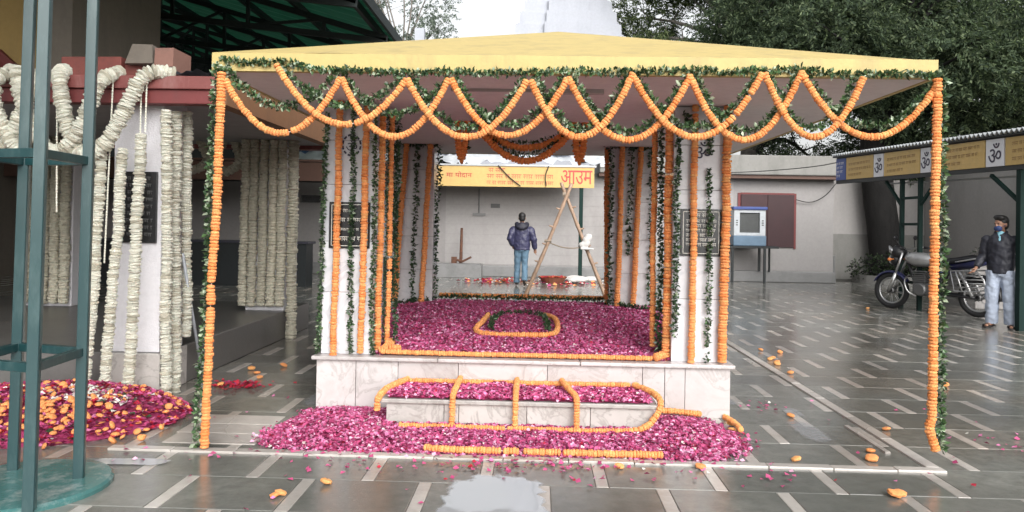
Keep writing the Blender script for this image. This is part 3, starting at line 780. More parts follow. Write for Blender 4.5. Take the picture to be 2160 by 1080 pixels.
b = MB(); b.box(-12, -6.58, 10.0, 12, 2.7, 8); b.build('wall', M['ochre'], tw)
b = MB(); b.box(-6.57, -6.12, 9.7, 12, 2.61, 8); b.build('pier', M['greybrown'], tw)
b = MB(); b.tube([(-8.0, 9.97, 3.3), (-7.7, 9.97, 3.6), (-7.3, 9.97, 3.62), (-6.95, 9.97, 3.3)], .1, 6); b.build('arch_moulding', M['redd'], tw)

# leaning pipe on the platform edge
b = MB(); b.tube([(-3.0, 6.34, 1.16), (-3.0, 6.79, .0)], .014, 8); o = b.build('leaning_pipe', M['rod'], smooth=True); tag(o, 'grey metal pipe leaning against the flower covered hall pillar', 'pipe')

# ================================================================== MAIN SHRINE PAVILION
sp = thing('shrine_pavilion', 'open marble shrine pavilion with four columns under a yellow hipped canopy', 'pavilion', (-.1, 7.7, 0))
b = MB(); b.box(-1.68, 1.48, 5.895, 9.62, 0, .378); b.build('plinth_core', M['joint'], sp)
edges = [-1.70, -1.39, -1.06, -.59, .10, .83, 1.0, 1.155, 1.50]
for a, c in zip(edges[:-1], edges[1:]):
    b = MB(); b.box(a+.002, c-.002, 5.87+random.uniform(-.002, .002), 5.894, .0, .377); b.build('marble_panel', M['marble'], sp, bevel=.002)
y = 5.9
while y < 9.5:
    for xx in ((-1.70, -1.682), (1.482, 1.50)):
        b = MB(); b.box(xx[0], xx[1], y, y+.59, 0, .377); b.build('marble_panel', M['marble'], sp)
    y += .595
for a, c in zip([-1.735, -.75, .35], [-.75, .35, 1.53]):
    b = MB(); b.box(a+.001, c-.001, 5.835, 9.66, .38, .41); b.build('plinth_top', M['marble'], sp, bevel=.008)
def column(x0, x1, y0, y1, side):
    c = MB(); c.box(x0+.01, x1-.01, y0+.01, y1-.01, .41, 2.39); col = c.build('column', M['joint'], sp)
    zs = [.411, .90, 1.30, 1.75, 2.10, 2.40]
    for za, zb in zip(zs[:-1], zs[1:]):
        p = MB(); d = random.uniform(-.001, .001)
        p.box(x0, x1, y0+d, y1, za, zb-.003); p.build('marble_panel', M['marble_w'], col, bevel=.003)
    return col
cFL = column(-1.69, -1.29, 5.95, 6.36, 1); cFR = column(1.06, 1.475, 5.95, 6.36, -1)
cBL = column(-1.72, -1.25, 9.1, 9.5, 1); cBR = column(.87, 1.40, 9.1, 9.5, -1)
# plaques and emblems
def plaque(col, x0, x1, z0, z1, y, rows, seed, border):
    p = MB(); p.box(x0, x1, y-.016, y-.0005, z0, z1); pq = p.build('plaque', M['granite'], col, bevel=.002)
    t = MB(); rg = random.Random(seed); yy = y-.0175; n_ = len(rows); hh = (z1-z0)
    w_ = x1-x0; e = .018
    for (a, c, d, e2) in ((x0+e, x1-e, z1-e-.005, z1-e), (x0+e, x1-e, z0+e, z0+e+.005), (x0+e, x0+e+.005, z0+e, z1-e), (x1-e-.005, x1-e, z0+e, z1-e)):
        t.add([(a, yy, d), (c, yy, d), (c, yy, e2), (a, yy, e2)], [(0, 1, 2, 3)])
    if border:
        for sx in (-1, 1):
            for k in range(6):
                aa = math.pi*(.5+.5*k/6); cxx = (x0+x1)/2+sx*(w_/2-.06); r_ = .035
                t.add([(cxx+sx*r_*math.cos(aa), yy, z1-.07+r_*math.sin(aa)), (cxx+sx*r_*math.cos(aa+.2), yy, z1-.07+r_*math.sin(aa+.2)), (cxx+sx*(r_-.01)*math.cos(aa+.1), yy, z1-.07+(r_-.01)*math.sin(aa+.1))], [(0, 1, 2)])
    for i, (fr, wd, h_) in enumerate(rows):
        scribble(t, ((x0+x1)/2-wd*w_/2, yy+.001, z0+fr*hh), (1, 0, 0), (0, 0, 1), wd*w_, h_, rg)
    t.build('lettering', M['plaqtext'], pq)
plaque(cFL, -1.64, -1.315, 1.245, 1.61, 5.949, [(.78, .35, .026), (.58, .6, .03), (.38, .5, .022), (.16, .55, .038)], 11, False)
plaque(cFR, 1.115, 1.43, 1.235, 1.60, 5.949, [(.83, .35, .03)]+[(.71-.1*i, .74, .026) for i in range(6)], 12, True)
t = MB(); yy_ = 5.944
for k in range(12):
    a0 = 2*math.pi*k/12+.08; a1 = a0+.36
    pts = []
    for rr in (.078, .064):
        for q in range(4):
            a = a0+(a1-a0)*q/3; pts.append((-1.475+rr*math.cos(a), yy_, 2.06+rr*1.15*math.sin(a)))
    t.add(pts, [(0, 1, 5, 4), (1, 2, 6, 5), (2, 3, 7, 6)])
t.build('emblem_ring', M['ink'], cFL)
text_mesh(cFL, 'ॐ', M['ink'], (-1.475, 5.944, 2.06), .085, name='emblem', ext=.001)
text_mesh(cFR, 'ॐ', M['ink'], (1.275, 5.944, 2.06), .13, name='emblem', ext=.001)
# canopy
CX0, CX1, CY0, CY1 = -2.085, 2.455, 4.75, 10.2
b = MB(); b.box(CX0+.03, CX1-.03, CY0+.05, CY1-.05, 2.405, 2.47); b.build('ceiling_slab', M['ceil'], sp)
b = MB(); b.box(CX0, CX1, CY0, CY0+.05, 2.40, 2.515); b.box(CX0, CX1, CY1-.05, CY1, 2.40, 2.515); b.box(CX0, CX0+.03, CY0+.05, CY1-.05, 2.40, 2.515); b.box(CX1-.03, CX1, CY0+.05, CY1-.05, 2.40, 2.515)
b.build('fascia', M['yellow'], sp)
b = MB(); nx = 24; ap = Vector((.18, 7.45, 3.36))
cs = [Vector((CX0, CY0, 2.517)), Vector((CX1, CY0, 2.505)), Vector((CX1, CY1, 2.517)), Vector((CX0, CY1, 2.517))]
rg = random.Random(4); rim = []
for i in range(4):
    for k in range(40):
        q = cs[i].lerp(cs[(i+1) % 4], k/40); q.z += rg.uniform(-.003, .003); rim.append(q)
nr = len(rim); vs = list(rim)+[q.lerp(ap, .5) for q in rim]+[ap]
b.add(vs, [(i, (i+1) % nr, nr+(i+1) % nr, nr+i) for i in range(nr)]+[(nr+i, nr+(i+1) % nr, 2*nr) for i in range(nr)])
b.build('hipped_roof', M['yellow'], sp)
b = MB(); b.box(-.62, .17, 5.30, 5.325, 2.385, 2.4045); b.box(.171, .45, 5.28, 5.345, 2.375, 2.4045); b.build('ceiling_conduit', M['conduit'], sp)
# step block
st = MB(); st.box(-1.03, .81, 5.43, 5.868, 0, .168); stp = st.build('step', M['joint'], sp)
for a, c in zip([-1.055, -.64, -.535, -.05, .40], [-.64, -.535, -.05, .40, .845]):
    p = MB(); p.box(a+.002, c-.002, 5.40+random.uniform(-.002, .002), 5.428, 0, .168); p.build('marble_panel', M['step'], stp, bevel=.002)
p = MB(); p.box(-1.055, -1.032, 5.43, 5.866, 0, .168); p.box(.812, .845, 5.43, 5.866, 0, .168); p.build('side_panel', M['step'], stp)
p = MB(); p.box(-1.09, .875, 5.375, 5.868, .17, .20); p.build('step_top', M['step'], stp, bevel=.006)

# ================================================================== PETAL BEDS
def noisez(x, y, s=1.):
    return .5*np.sin(x*5.1*s+1.3)*np.sin(y*4.3*s+.4)+.3*np.sin(x*11*s+2)*np.sin(y*9*s)+.2*np.sin(x*23*s)*np.sin(y*19*s+1)
PM = [M['petal1'], M['petal2'], M['petal3'], M['petal4'], M['petalr'], M['petalw']]
PP = [.42, .2, .24, .10, .03, .01]
def bedz(x, y): return .425+.075*np.clip((y-6.0)/3.0, 0, 1)+.012*noisez(x, y)-.02*np.clip((6.02-y)*10, 0, 1)
V1 = heightgrid(-1.62, 1.40, 5.97, 9.5, 60, 60, lambda x, y: bedz(x, y)-.006, 1)
V2 = petals(38000, lambda n: np.column_stack([RNG.uniform(-1.63, 1.41, n), 5.96+3.52*RNG.uniform(0, 1, n)**1.25]), bedz, .030, PM, PP, 'p')
V, F, MI = joinnp([V1, V2])
o = npmesh('petal_bed', V, F, PM, MI, origin=(-.1, 7.7, .41)); tag(o, 'deep bed of magenta rose petals covering the shrine plinth floor', 'petal bed', kind='stuff')
def stepz(x, y): return .215+.014*noisez(x, y, 2)+.03*np.exp(-((x+.28)/.09)**2-((y-5.78)/.09)**2)
V1 = heightgrid(-1.04, .82, 5.40, 5.85, 40, 12, lambda x, y: stepz(x, y)-.008, 1)
V2 = petals(4800, lambda n: np.column_stack([RNG.uniform(-1.05, .84, n), RNG.uniform(5.39, 5.86, n)]), stepz, .030, PM, PP, 'p', .6)
V, F, MI = joinnp([V1, V2]); o = npmesh('petal_layer', V, F, PM, MI, origin=(-.1, 5.6, .2)); tag(o, 'layer of magenta rose petals on top of the marble step', 'petals', kind='stuff')
# ground mound: outline polygon around the step
OUT = [(-1.80, 5.25), (-1.75, 4.95), (-1.60, 4.80), (-1.2, 4.78), (-.7, 4.76), (.0, 4.755), (.85, 4.76), (1.12, 4.80), (1.32, 4.98), (1.40, 5.2), (1.36, 5.5), (1.25, 5.78), (.95, 5.86), (.86, 5.82), (.85, 5.39), (-1.06, 5.39), (-1.07, 5.86), (-1.5, 5.86), (-1.72, 5.7)]
def inpoly(P, poly):
    x, y = P[:, 0], P[:, 1]; ins = np.zeros(len(P), bool); n = len(poly)
    for i in range(n):
        (x0, y0), (x1, y1) = poly[i], poly[(i+1) % n]
        c = ((y0 > y) != (y1 > y)) & (x < (x1-x0)*(y-y0)/(y1-y0+1e-12)+x0); ins ^= c
    return ins
def distpoly(P, poly):
    d = np.full(len(P), 9.)
    for i in range(len(poly)):
        a = np.array(poly[i]); b_ = np.array(poly[(i+1) % len(poly)]); ab = b_-a
        t = np.clip(((P-a)@ab)/(ab@ab), 0, 1); d = np.minimum(d, np.linalg.norm(P-(a+t[:, None]*ab), axis=1))
    return d
OUT2 = [p for p in OUT if not (-1.08 <= p[0] <= .87 and p[1] >= 5.38)]
def gz(x, y):
    P = np.column_stack([x, y]); ins = inpoly(P, OUT2); d = distpoly(P, OUT2)*np.where(ins, 1, -1)
    h = .020+.026*np.clip((np.abs(x+.1)-.85)/.3, 0, 1)
    return np.clip(d/.22, 0, 1)*h+.012*noisez(x, y, 2)*np.clip(d*8, 0, 1)+.004
def gsamp(n):
    k = n//9; q = np.array(OUT2)[RNG.integers(0, len(OUT2), k)]; q2 = np.roll(np.array(OUT2), -1, 0)
    i_ = RNG.integers(0, len(OUT2)-1, k); t_ = RNG.uniform(0, 1, k)[:, None]; fe = np.array(OUT2)[i_]*(1-t_)+np.array(OUT2)[i_+1]*t_+RNG.normal(0, .045, (k, 2))
    fe = fe[(fe[:, 1] > 4.70) & (fe[:, 1] < 5.86)]
    n = n-k
    P = np.column_stack([RNG.uniform(-1.9, 1.5, n*2), RNG.uniform(4.7, 5.9, n*2)])
    return np.concatenate([P[inpoly(P, OUT)][:n], fe])
V1 = heightgrid(-1.85, 1.45, 4.74, 5.865, 80, 34, lambda x, y: np.where(inpoly(np.column_stack([x, y]), OUT), gz(x, y)-.008, -.02), 1)
V2 = petals(21000, gsamp, gz, .030, PM, PP, 'p', .6)
V, F, MI = joinnp([V1, V2]); o = npmesh('petal_heap', V, F, PM, MI, origin=(-.1, 5.1, 0)); tag(o, 'broad heap of magenta rose petals on the paving before the marble step', 'petals', kind='stuff')
# loose petals over the paving
def scat(n):
    a = np.column_stack([RNG.normal(-.1, 1.2, n), 4.72-np.abs(RNG.normal(0, .22, n))])
    c = np.column_stack([RNG.uniform(-3.2, 3.4, n//3), RNG.uniform(3.6, 6.5, n//3)])
    d = np.column_stack([RNG.normal(.1, .3, n//3), RNG.normal(4.62, .07, n//3)])
    e = np.column_stack([RNG.normal(1.85, .12, 18), RNG.normal(6.25, .1, 18)])
    f_ = np.column_stack([RNG.normal(3.2, .12, 16), RNG.normal(5.35, .15, 16)])
    P = np.concatenate([a, c, d, e, f_]); return P[~((np.abs(P[:, 0]+.1) < 1.65) & (P[:, 1] > 4.76))]
V, F, MI = petals(170, scat, lambda x, y: np.full(len(x), .006), .034, PM, [.5, .24, .16, .04, .04, .02], 'p', .25, .004)
o = npmesh('scattered_petals', V, F, PM, MI); tag(o, 'single rose petals scattered over the wet paving', 'petals', kind='stuff')

# flower heap on the left
def hz(x, y):
    return np.clip(1-((x+3.55)/.98)**2-((y-5.42)/.80)**2, 0, 1)**.8*.20+.025*noisez(x, y, 2)*np.clip(1.2-((x+3.55)/.98)**2-((y-5.42)/.8)**2, 0, 1)+.004
def hs_(n):
    t = RNG.uniform(0, 2*np.pi, n); r = np.sqrt(RNG.uniform(0, 1.08, n)); return np.column_stack([-3.55+.98*r*np.cos(t), 5.42+.78*r*np.sin(t)])
HM = [M['petal2'], M['petal1'], M['petalr'], M['petal3'], M['orange'], M['petalw'], M['leafd'], M['yellowfl']]
V1 = heightgrid(-4.5, -2.4, 4.62, 6.2, 40, 34, lambda x, y: hz(x, y)-.012, 0)
V2 = petals(5200, hs_, hz, .042, HM, [.36, .22, .20, .06, .10, .02, .03, .01], 'p', .8, .03)
V3 = petals(260, lambda n: np.column_stack([RNG.normal(-3.2, .14, n), RNG.normal(5.35, .12, n)]), hz, .05, HM, [0, 0, 0, .1, 0, .9, 0, 0], 'p', .7, .03)
parts = [V1, V2, V3]
me0 = [np.array([v.co[:] for v in q.vertices]) for q in MARI]; fc0 = [[tuple(p.vertices) for p in q.polygons] for q in MARI]
Vs, Fs = [], []; bse = 0
for i in range(170):
    P = hs_(1)
    if i < 110: P = np.array([[RNG.normal(-3.2, .3), RNG.normal(5.0, .16)]])
    z = hz(P[:, 0], P[:, 1])[0]; co = me0[i % 3]*np.array([.027, .027, .023])*RNG.uniform(.7, 1.15)
    E = np.array(Matrix.Rotation(RNG.uniform(0, 1.4), 3, Vector(rdirs(1, RNG)[0])))
    co = co@E.T+np.array([P[0, 0], P[0, 1], max(z, 0)+.018])
    for f_ in fc0[i % 3]:
        for q in range(1, len(f_)-1): Fs.append((f_[0]+bse, f_[q]+bse, f_[q+1]+bse))
    Vs.append(co); bse += len(co)
Fs = np.array(Fs); parts.append((np.concatenate(Vs), Fs, np.full(len(Fs), 4)))
V, F, MI = joinnp(parts); o = npmesh('flower_heap', V, F, HM, MI, origin=(-3.3, 5.4, 0)); tag(o, 'heap of loose petals and orange marigolds beside the green steel tower', 'flower heap', kind='stuff')

# loose marigold heads
LM = [(-1.35, 3.95), (-1.33, 3.98), (-1.14, 4.17), (2.70, 9.18), (2.88, 9.03), (2.6, 8.24), (2.63, 8.35), (2.61, 8.53), (2.66, 8.6), (2.58, 7.75), (1.99, 5.96), (2.21, 5.06), (2.14, 4.88), (2.57, 5.63), (1.98, 4.23), (2.02, 4.25), (1.65, 4.83), (1.01, 4.62), (3.88, 7.31), (6.2, 14.4), (-2.75, 7.3), (-2.62, 7.1), (-2.74, 6.54), (1.47, 5.85), (1.46, 5.65), (1.42, 5.5), (.52, 4.59), (-2.5, 7.5), (-2.52, 6.9)]
LML = ['loose marigold at the front left with another touching it', 'smaller marigold touching the front left loose marigold', 'single loose marigold in the front centre left paving', 'farthest loose marigold beyond the right kerb beside the thick marigold string', 'loose marigold farther right of the farthest one beyond the right kerb',
 'flattened marigold lying close along the right kerb, third from the back', 'marigold behind the flattened one by the right kerb', 'marigold at the middle of the trail along the right kerb', 'marigold just outside the trail along the right kerb', 'nearest marigold of the trail along the right kerb',
 'loose marigold on a white strip inside the right kerb', 'back one of the pair of marigolds in the right kerb corner', 'front one of the pair of marigolds in the right kerb corner', 'marigold resting against the outside of the right kerb', 'loose marigold lying on a white strip at the right front',
 'marigold next to the one on the right front white strip', 'marigold on the inner side of the front kerb at the right', 'marigold on the paving before the front kerb right of the petal heap', 'lone marigold just right of the right corner garland', 'faraway marigold on the paving before the motorcycle',
 'marigold in the passage left of the plinth', 'marigold farther right in the passage left of the plinth', 'marigold beside the red petal clump left of the shrine', 'marigold right of the petal heap against the plinth corner', 'marigold at the right edge of the petal heap',
 'marigold at the front right edge of the petal heap', 'marigold before the kerb below the step centre', 'farthest marigold in the passage left of the plinth', 'marigold behind the red petal clump left of the shrine']
for i, (x, y) in enumerate(LM):
    o = bpy.data.objects.new('loose_marigold', random.choice(MARIY if i % 3 else MARI)); COL.objects.link(o)
    s_ = random.uniform(.028, .042); o.scale = (s_, s_, s_*.8); o.location = (x, y, .004+s_*.4); o.rotation_euler = (random.uniform(-.3, .3), random.uniform(-.3, .3), random.uniform(0, 6))
    tag(o, LML[i], 'marigold', 'loose marigold heads on the paving')
# dark red flower clump left of the corner garland
V, F, MI = petals(160, lambda n: np.column_stack([RNG.normal(-2.58, .13, n), RNG.normal(6.55, .09, n)]), lambda x, y: np.full(len(x), .012), .04, [M['petalr'], M['petal2']], [.8, .2], 'p', .6, .04)
o = npmesh('red_flower_clump', V, F, [M['petalr'], M['petal2']], MI, origin=(-2.58, 6.55, 0)); tag(o, 'clump of red flower petals on the paving left of the shrine', 'petals', kind='stuff')

# ================================================================== GARLANDS ON THE CANOPY
SWG = [((-1.98, 2.33), (-1.67, 2.01), (-1.25, 2.35)), ((-1.64, 2.42), (-1.24, 2.06), (-0.83, 2.34)), ((-1.24, 2.35), (-0.91, 1.99), (-0.57, 2.35)), ((-0.82, 2.34), (-0.45, 1.99), (-0.08, 2.34)),
       ((-0.55, 2.35), (-0.22, 2.01), (0.17, 2.36)), ((-0.05, 2.34), (0.26, 2.0), (0.57, 2.39)), ((0.18, 2.37), (0.56, 1.99), (0.93, 2.39)), ((0.58, 2.37), (0.98, 2.01), (1.36, 2.4)),
       ((0.93, 2.39), (1.21, 2.01), (1.61, 2.42)), ((1.38, 2.4), (1.67, 2.02), (1.97, 2.38)), ((1.61, 2.42), (2.03, 2.03), (2.43, 2.35))]
GSW = [((-2.0, 2.43), (-1.65, 2.18), (-1.26, 2.41)), ((-1.62, 2.43), (-1.34, 2.21), (-0.86, 2.38)), ((-1.24, 2.39), (-0.92, 2.14), (-0.58, 2.37)), ((-0.8, 2.37), (-0.45, 2.06), (-0.1, 2.37)),
       ((-0.53, 2.37), (-0.2, 2.08), (0.15, 2.38)), ((-0.02, 2.38), (0.26, 2.06), (0.55, 2.4)), ((0.21, 2.38), (0.54, 2.05), (0.91, 2.4)), ((0.61, 2.38), (0.99, 2.08), (1.35, 2.41)),
       ((0.97, 2.4), (1.25, 2.06), (1.59, 2.42)), ((1.42, 2.41), (1.69, 2.08), (1.94, 2.38)), ((1.65, 2.41), (2.05, 2.1), (2.43, 2.37))]
ORD = ['first', 'second', 'third', 'fourth', 'fifth', 'sixth', 'seventh', 'eighth', 'ninth', 'tenth', 'eleventh']
for i, (a, l, c) in enumerate(SWG):
    y = 4.715-.035*(i % 2)
    string_of('marigold_garland', f'{ORD[i]} orange marigold swag from the left corner of the yellow canopy', sag(a, l, c, y), .0228, .0188, MARI if i > 3 else MARI[:3]+MARIY[:1], group='marigold swags along the canopy edge')
for i, (a, l, c) in enumerate(GSW):
    leaf_string('leaf_garland', f'{ORD[i]} green leaf swag from the left corner of the yellow canopy', sag(a, l, c, 4.745), group='leaf swags along the canopy edge')
fg = [(-2.01, 2.465), (-1.83, 2.452), (-1.65, 2.455), (-1.61, 2.46), (-1.43, 2.415), (-1.26, 2.41), (-1.05, 2.40), (-0.83, 2.40), (-0.56, 2.405), (-.3, 2.40), (-0.08, 2.41), (0.18, 2.415), (0.56, 2.415), (0.93, 2.435), (1.15, 2.42), (1.38, 2.435), (1.61, 2.445), (1.8, 2.42), (1.97, 2.415), (2.22, 2.425), (2.46, 2.415)]
leaf_string('leaf_garland', 'long green leaf string along the lower edge of the yellow fascia', [(x, 4.735, z) for x, z in fg], .022, 7, .014)
b = MB(); b.add([(2.44, 4.70, 2.40), (2.47, 4.70, 2.44), (2.52, 4.69, 2.47), (2.49, 4.69, 2.42)], [(0, 1, 2, 3)]); b.add([(-2.04, 4.7, 2.44), (-1.98, 4.7, 2.52), (-1.96, 4.7, 2.50), (-1.97, 4.7, 2.44)], [(0, 1, 2, 3)])
string_of('marigold_garland', 'long orange marigold garland hanging from the canopy left corner to the kerb', wob([(-2.0, 4.70, 2.37), (-2.02, 4.70, 1.4), (-2.06, 4.70, .03)], .004), .028, .02, MARI)
string_of('marigold_garland', 'long orange marigold garland hanging from the canopy right corner, tip curling left', wob([(2.425, 4.70, 2.38), (2.42, 4.70, 1.2), (2.415, 4.70, .32)], .003)+[(2.40, 4.70, .25), (2.43, 4.70, .17), (2.44, 4.70, .13)], .0285, .02, MARI)
leaf_string('leaf_garland', 'green leaf string hanging beside the left corner marigold garland', wob([(-2.04, 4.72, 2.44), (-2.07, 4.72, 1.3), (-2.12, 4.72, .04)], .006), .026, 5)
leaf_string('leaf_garland', 'green leaf string hanging beside the right corner marigold garland', wob([(2.465, 4.72, 2.42), (2.475, 4.72, 1.2), (2.485, 4.72, .13)], .006), .026, 5, mix=(.4, .35, .25))

# ------------------------------------------------------------------ garlands on the columns
def vert(label, x0, z0, x1, z1, y, r=.0285, **k):
    return string_of('marigold_garland', label, wob([(x0, y, z0), ((x0+x1)/2, y, (z0+z1)/2), (x1, y, z1)], .004), r, .022, MARI, group='marigold strings on the shrine columns', **k)
def lvert(label, x0, z0, x1, z1, y, s_=.026, **k):
    return leaf_string('leaf_garland', label, wob([(x0, y, z0), ((x0+x1)/2, y, (z0+z1)/2), (x1, y, z1)], .006), s_*.8, 6, .015, group='leaf strings on the shrine columns', **k)
dk = (.72, .22, .06)
vert('left marigold string on the front face of the left front column', -1.56, 2.39, -1.58, .42, 5.90)
vert('right marigold string on the front face of the left front column', -1.345, 2.39, -1.365, .44, 5.90)
lvert('leaf string down the middle of the left front column face', -1.455, 2.39, -1.45, .43, 5.91, mix=dk)
lvert('leaf string on the outer edge of the left front column', -1.665, 2.3, -1.705, .42, 5.92, mix=(.6, .3, .1))
lvert('leaf string on the inner edge of the left front column', -1.285, 2.3, -1.275, .40, 5.92, mix=(.6, .3, .1))
vert('outer marigold string on the inner side of the left front column', -1.245, 2.34, -1.255, .44, 6.02)
vert('inner thin marigold string on the inner side of the left front column', -1.19, 2.36, -1.20, .45, 6.12, .025)
lvert('dark leaf string on the inner side of the left front column', -1.16, 2.36, -1.155, .5, 6.22, .028, mix=(.85, .13, .02))
lvert('dark leaf string between the two inner marigold strings of left front column', -1.215, 2.36, -1.222, .5, 6.1, .02, mix=(.85, .13, .02))
vert('middle marigold string on the front face of the right front column', 1.21, 2.41, 1.205, .40, 5.90)
vert('thick marigold string on the outer edge of the right front column', 1.46, 2.39, 1.442, .43, 5.90, .036)
lvert('leaf string between the marigold strings of the right front column', 1.33, 2.3, 1.33, .42, 5.91, .026, mix=dk, gaps=.35)
lvert('leaf string on the inner edge of the right front column face', 1.085, 2.25, 1.075, .62, 5.91, .028, mix=dk)
vert('marigold string on the inner side of the right front column', 1.035, 2.36, 1.03, .42, 6.02, .034)
lvert('dark leaf string on the inner side of the right front column', .985, 2.36, .985, .44, 6.1, .03, mix=(.88, .1, .02))
vert('thin marigold string hanging inward of the right front column', .945, 2.25, .952, .5, 6.2, .026)
lvert('dark leaf tuft high on the right front column', 1.12, 2.33, 1.2, 2.24, 5.9, .034, mix=(.9, .1, 0))
# rear columns (dim, far: joined strings)
def rvert(label, x0, z0, x1, z1, y=9.04, r=.036):
    return string_of('marigold_garland', label, wob([(x0, y, z0), (x1, y, z1)], .004), r, .030, MARI, group='marigold strings on the rear columns', joined=True, mats=M['orange'])
def rl(label, x0, z0, x1, z1, y=9.05):
    return leaf_string('leaf_garland', label, wob([(x0, y, z0), (x1, y, z1)], .008), .032, 4, .024, group='leaf strings on the rear columns', mix=(.85, .12, .03))
rvert('left marigold string on the rear left column', -1.58, 2.42, -1.69, .5); rvert('right marigold string on the rear left column', -1.29, 2.42, -1.37, .5)
rl('middle leaf string on the rear left column', -1.45, 2.42, -1.48, .5); rl('leaf string on the inner edge of the rear left column', -1.2, 2.42, -1.24, .5, 9.2)
rl('leaf band round the top of the rear left column', -1.74, 2.40, -1.2, 2.40); rl('leaf string on the outer edge of the rear left column', -1.72, 2.42, -1.73, .5)
rvert('left marigold string on the rear right column', 1.0, 2.42, .965, .5); rvert('right marigold string on the rear right column', 1.22, 2.42, 1.15, .5)
rl('leaf string on the inner edge of the rear right column', .865, 2.42, .885, .5, 9.08); rl('short leaf string on the rear right column face', 1.10, 2.42, 1.095, 1.12); rl('leaf string on the outer half of the rear right column', 1.34, 2.42, 1.36, .55)
rvert('marigold string on the inner return of the rear right column', .835, 2.42, .86, .5, 9.25); rl('leaf band round the top of the rear right column', .8, 2.41, 1.42, 2.40)
# swags hung from the ceiling inside
def inner(label, a, l, c, y, r=.034): string_of('marigold_garland', label, sag(a, l, c, y), r, .028, MARI, group='marigold swags under the ceiling', joined=True, mats=M['orange2'])
def innerl(label, a, l, c, y): leaf_string('leaf_garland', label, sag(a, l, c, y), .028, 4, .022, group='leaf swags under the ceiling', mix=(.88, .1, .02))
inner('lower marigold swag hanging inside the pavilion', (-.58, 2.38), (-.11, 2.045), (.34, 2.38), 7.0); innerl('leaf swag just above the lower inside marigold swag', (-.57, 2.40), (-.11, 2.10), (.33, 2.40), 7.02)
inner('upper marigold swag hanging inside the pavilion', (-.58, 2.39), (-.11, 2.17), (.34, 2.39), 7.04); innerl('leaf swag just above the upper inside marigold swag', (-.57, 2.40), (-.11, 2.215), (.33, 2.40), 7.06)
inner('left looped marigold garland hanging inside the pavilion', (-.755, 2.40), (-.70, 2.06), (-.665, 2.40), 7.0); innerl('leaf loop within the left inside marigold loop', (-.69, 2.40), (-.675, 2.15), (-.655, 2.40), 7.03)
inner('right looped marigold garland hanging inside the pavilion', (.33, 2.40), (.38, 2.04), (.43, 2.40), 7.0); innerl('leaf loop within the right inside marigold loop', (.33, 2.40), (.355, 2.15), (.37, 2.40), 7.03)

# ------------------------------------------------------------------ garlands on plinth, step, kerb
def lying(label, pts, r=.0205, k=2): return string_of('marigold_garland', label, smoothpath(pts, k), r, .019, MARIY+MARI[:2], group='marigold borders on the shrine floor and step')
lying('marigold border along the front edge of the petal bed', [(-1.2, 5.93, .44), (-.6, 5.925, .437), (.2, 5.93, .437), (.90, 5.925, .437)])
lying('stub of marigold garland at the right front corner of the petal bed', [(.94, 5.93, .445), (1.0, 5.98, .455)], .032)
lying('marigold clump at the left front corner of the petal bed', [(-1.22, 5.95, .45), (-1.13, 5.96, .47), (-1.08, 6.0, .46)], .028)
lying('marigold border on the left side of the petal bed', [(-1.19, 5.98, .45), (-1.2, 6.3, .46)], .034)
leaf_string('leaf_garland', 'dark leaf border along the rear edge of the petal bed', [(-1.25, 9.46, .55), (-.4, 9.47, .545), (.4, 9.46, .55), (.95, 9.44, .545)], .028, 5, .02, mix=(.85, .13, .02))
leaf_string('leaf_garland', 'dark leaf border before the rear right column foot', [(.85, 9.2, .55), (1.1, 8.9, .53), (1.42, 8.7, .52)], .03, 5, .02, mix=(.85, .13, .02))
leaf_string('leaf_garland', 'dark leaf border before the rear left column foot', [(-1.75, 8.75, .52), (-1.5, 8.95, .53), (-1.25, 9.15, .54)], .03, 5, .02, mix=(.85, .13, .02))
string_of('marigold_garland', 'marigold line behind the leaf border at the rear of the bed', [(-1.2, 9.52, .56), (.9, 9.52, .56)], .03, .03, MARI, group='marigold borders on the shrine floor and step', joined=True, mats=M['orange'])
lying('marigold outline of the rectangle in the middle of the petal bed', [(-.50, 8.0, .50), (-.53, 7.4, .49), (-.56, 7.1, .48), (-.52, 6.85, .475), (-.40, 6.78, .47), (-.1, 6.8, .47), (.12, 6.82, .47), (.2, 6.95, .475), (.22, 7.4, .49), (.2, 7.9, .5), (.1, 8.1, .5)], .026)
leaf_string('leaf_garland', 'leaf outline inside the marigold rectangle of the petal bed', smoothpath([(-.42, 7.1, .49), (-.44, 7.9, .5), (-.3, 8.25, .51), (0, 8.25, .51), (.1, 8.0, .51), (.12, 7.1, .49)]), .026, 4, .022, mix=(.8, .15, .05))
# step
lying('marigold border curving round the right end of the step', [(-.93, 5.29, .035), (-.3, 5.275, .035), (.3, 5.27, .035), (.62, 5.27, .035), (.78, 5.31, .05), (.88, 5.355, .16), (.90, 5.40, .235), (.86, 5.62, .245), (.76, 5.82, .25)], .0235)
lying('marigold border along the back of the step top', [(.72, 5.835, .245), (.2, 5.84, .24), (-.4, 5.84, .24), (-.95, 5.83, .24)], .02)
lying('marigold garland over the left end of the step', [(-.98, 5.84, .245), (-1.05, 5.65, .245), (-1.09, 5.42, .24), (-1.11, 5.35, .20), (-1.11, 5.345, .13)], .025)
for xa, xb, lb in ((-.57, -.575, 'left'), (-.135, -.13, 'middle'), (.21, .30, 'right')):
    lying(f'{lb} marigold garland draped across the step from back to front', [(xa, 5.84, .265), (xa*.6+xb*.4, 5.6, .26), (xb, 5.40, .245), (xb, 5.345, .21), (xb, 5.345, .12), (xb, 5.32, .05)], .0225)
lying('left length of the marigold border beside the kerb', [(-.68, 4.80, .034), (-.60, 4.77, .034), (-.1, 4.765, .034)], .023)
lying('middle length of the marigold border beside the kerb', [(-.05, 4.765, .034), (.16, 4.765, .034)], .022)
lying('right length of the marigold border beside the kerb', [(.2, 4.765, .034), (.45, 4.765, .034), (.80, 4.77, .034)], .023)
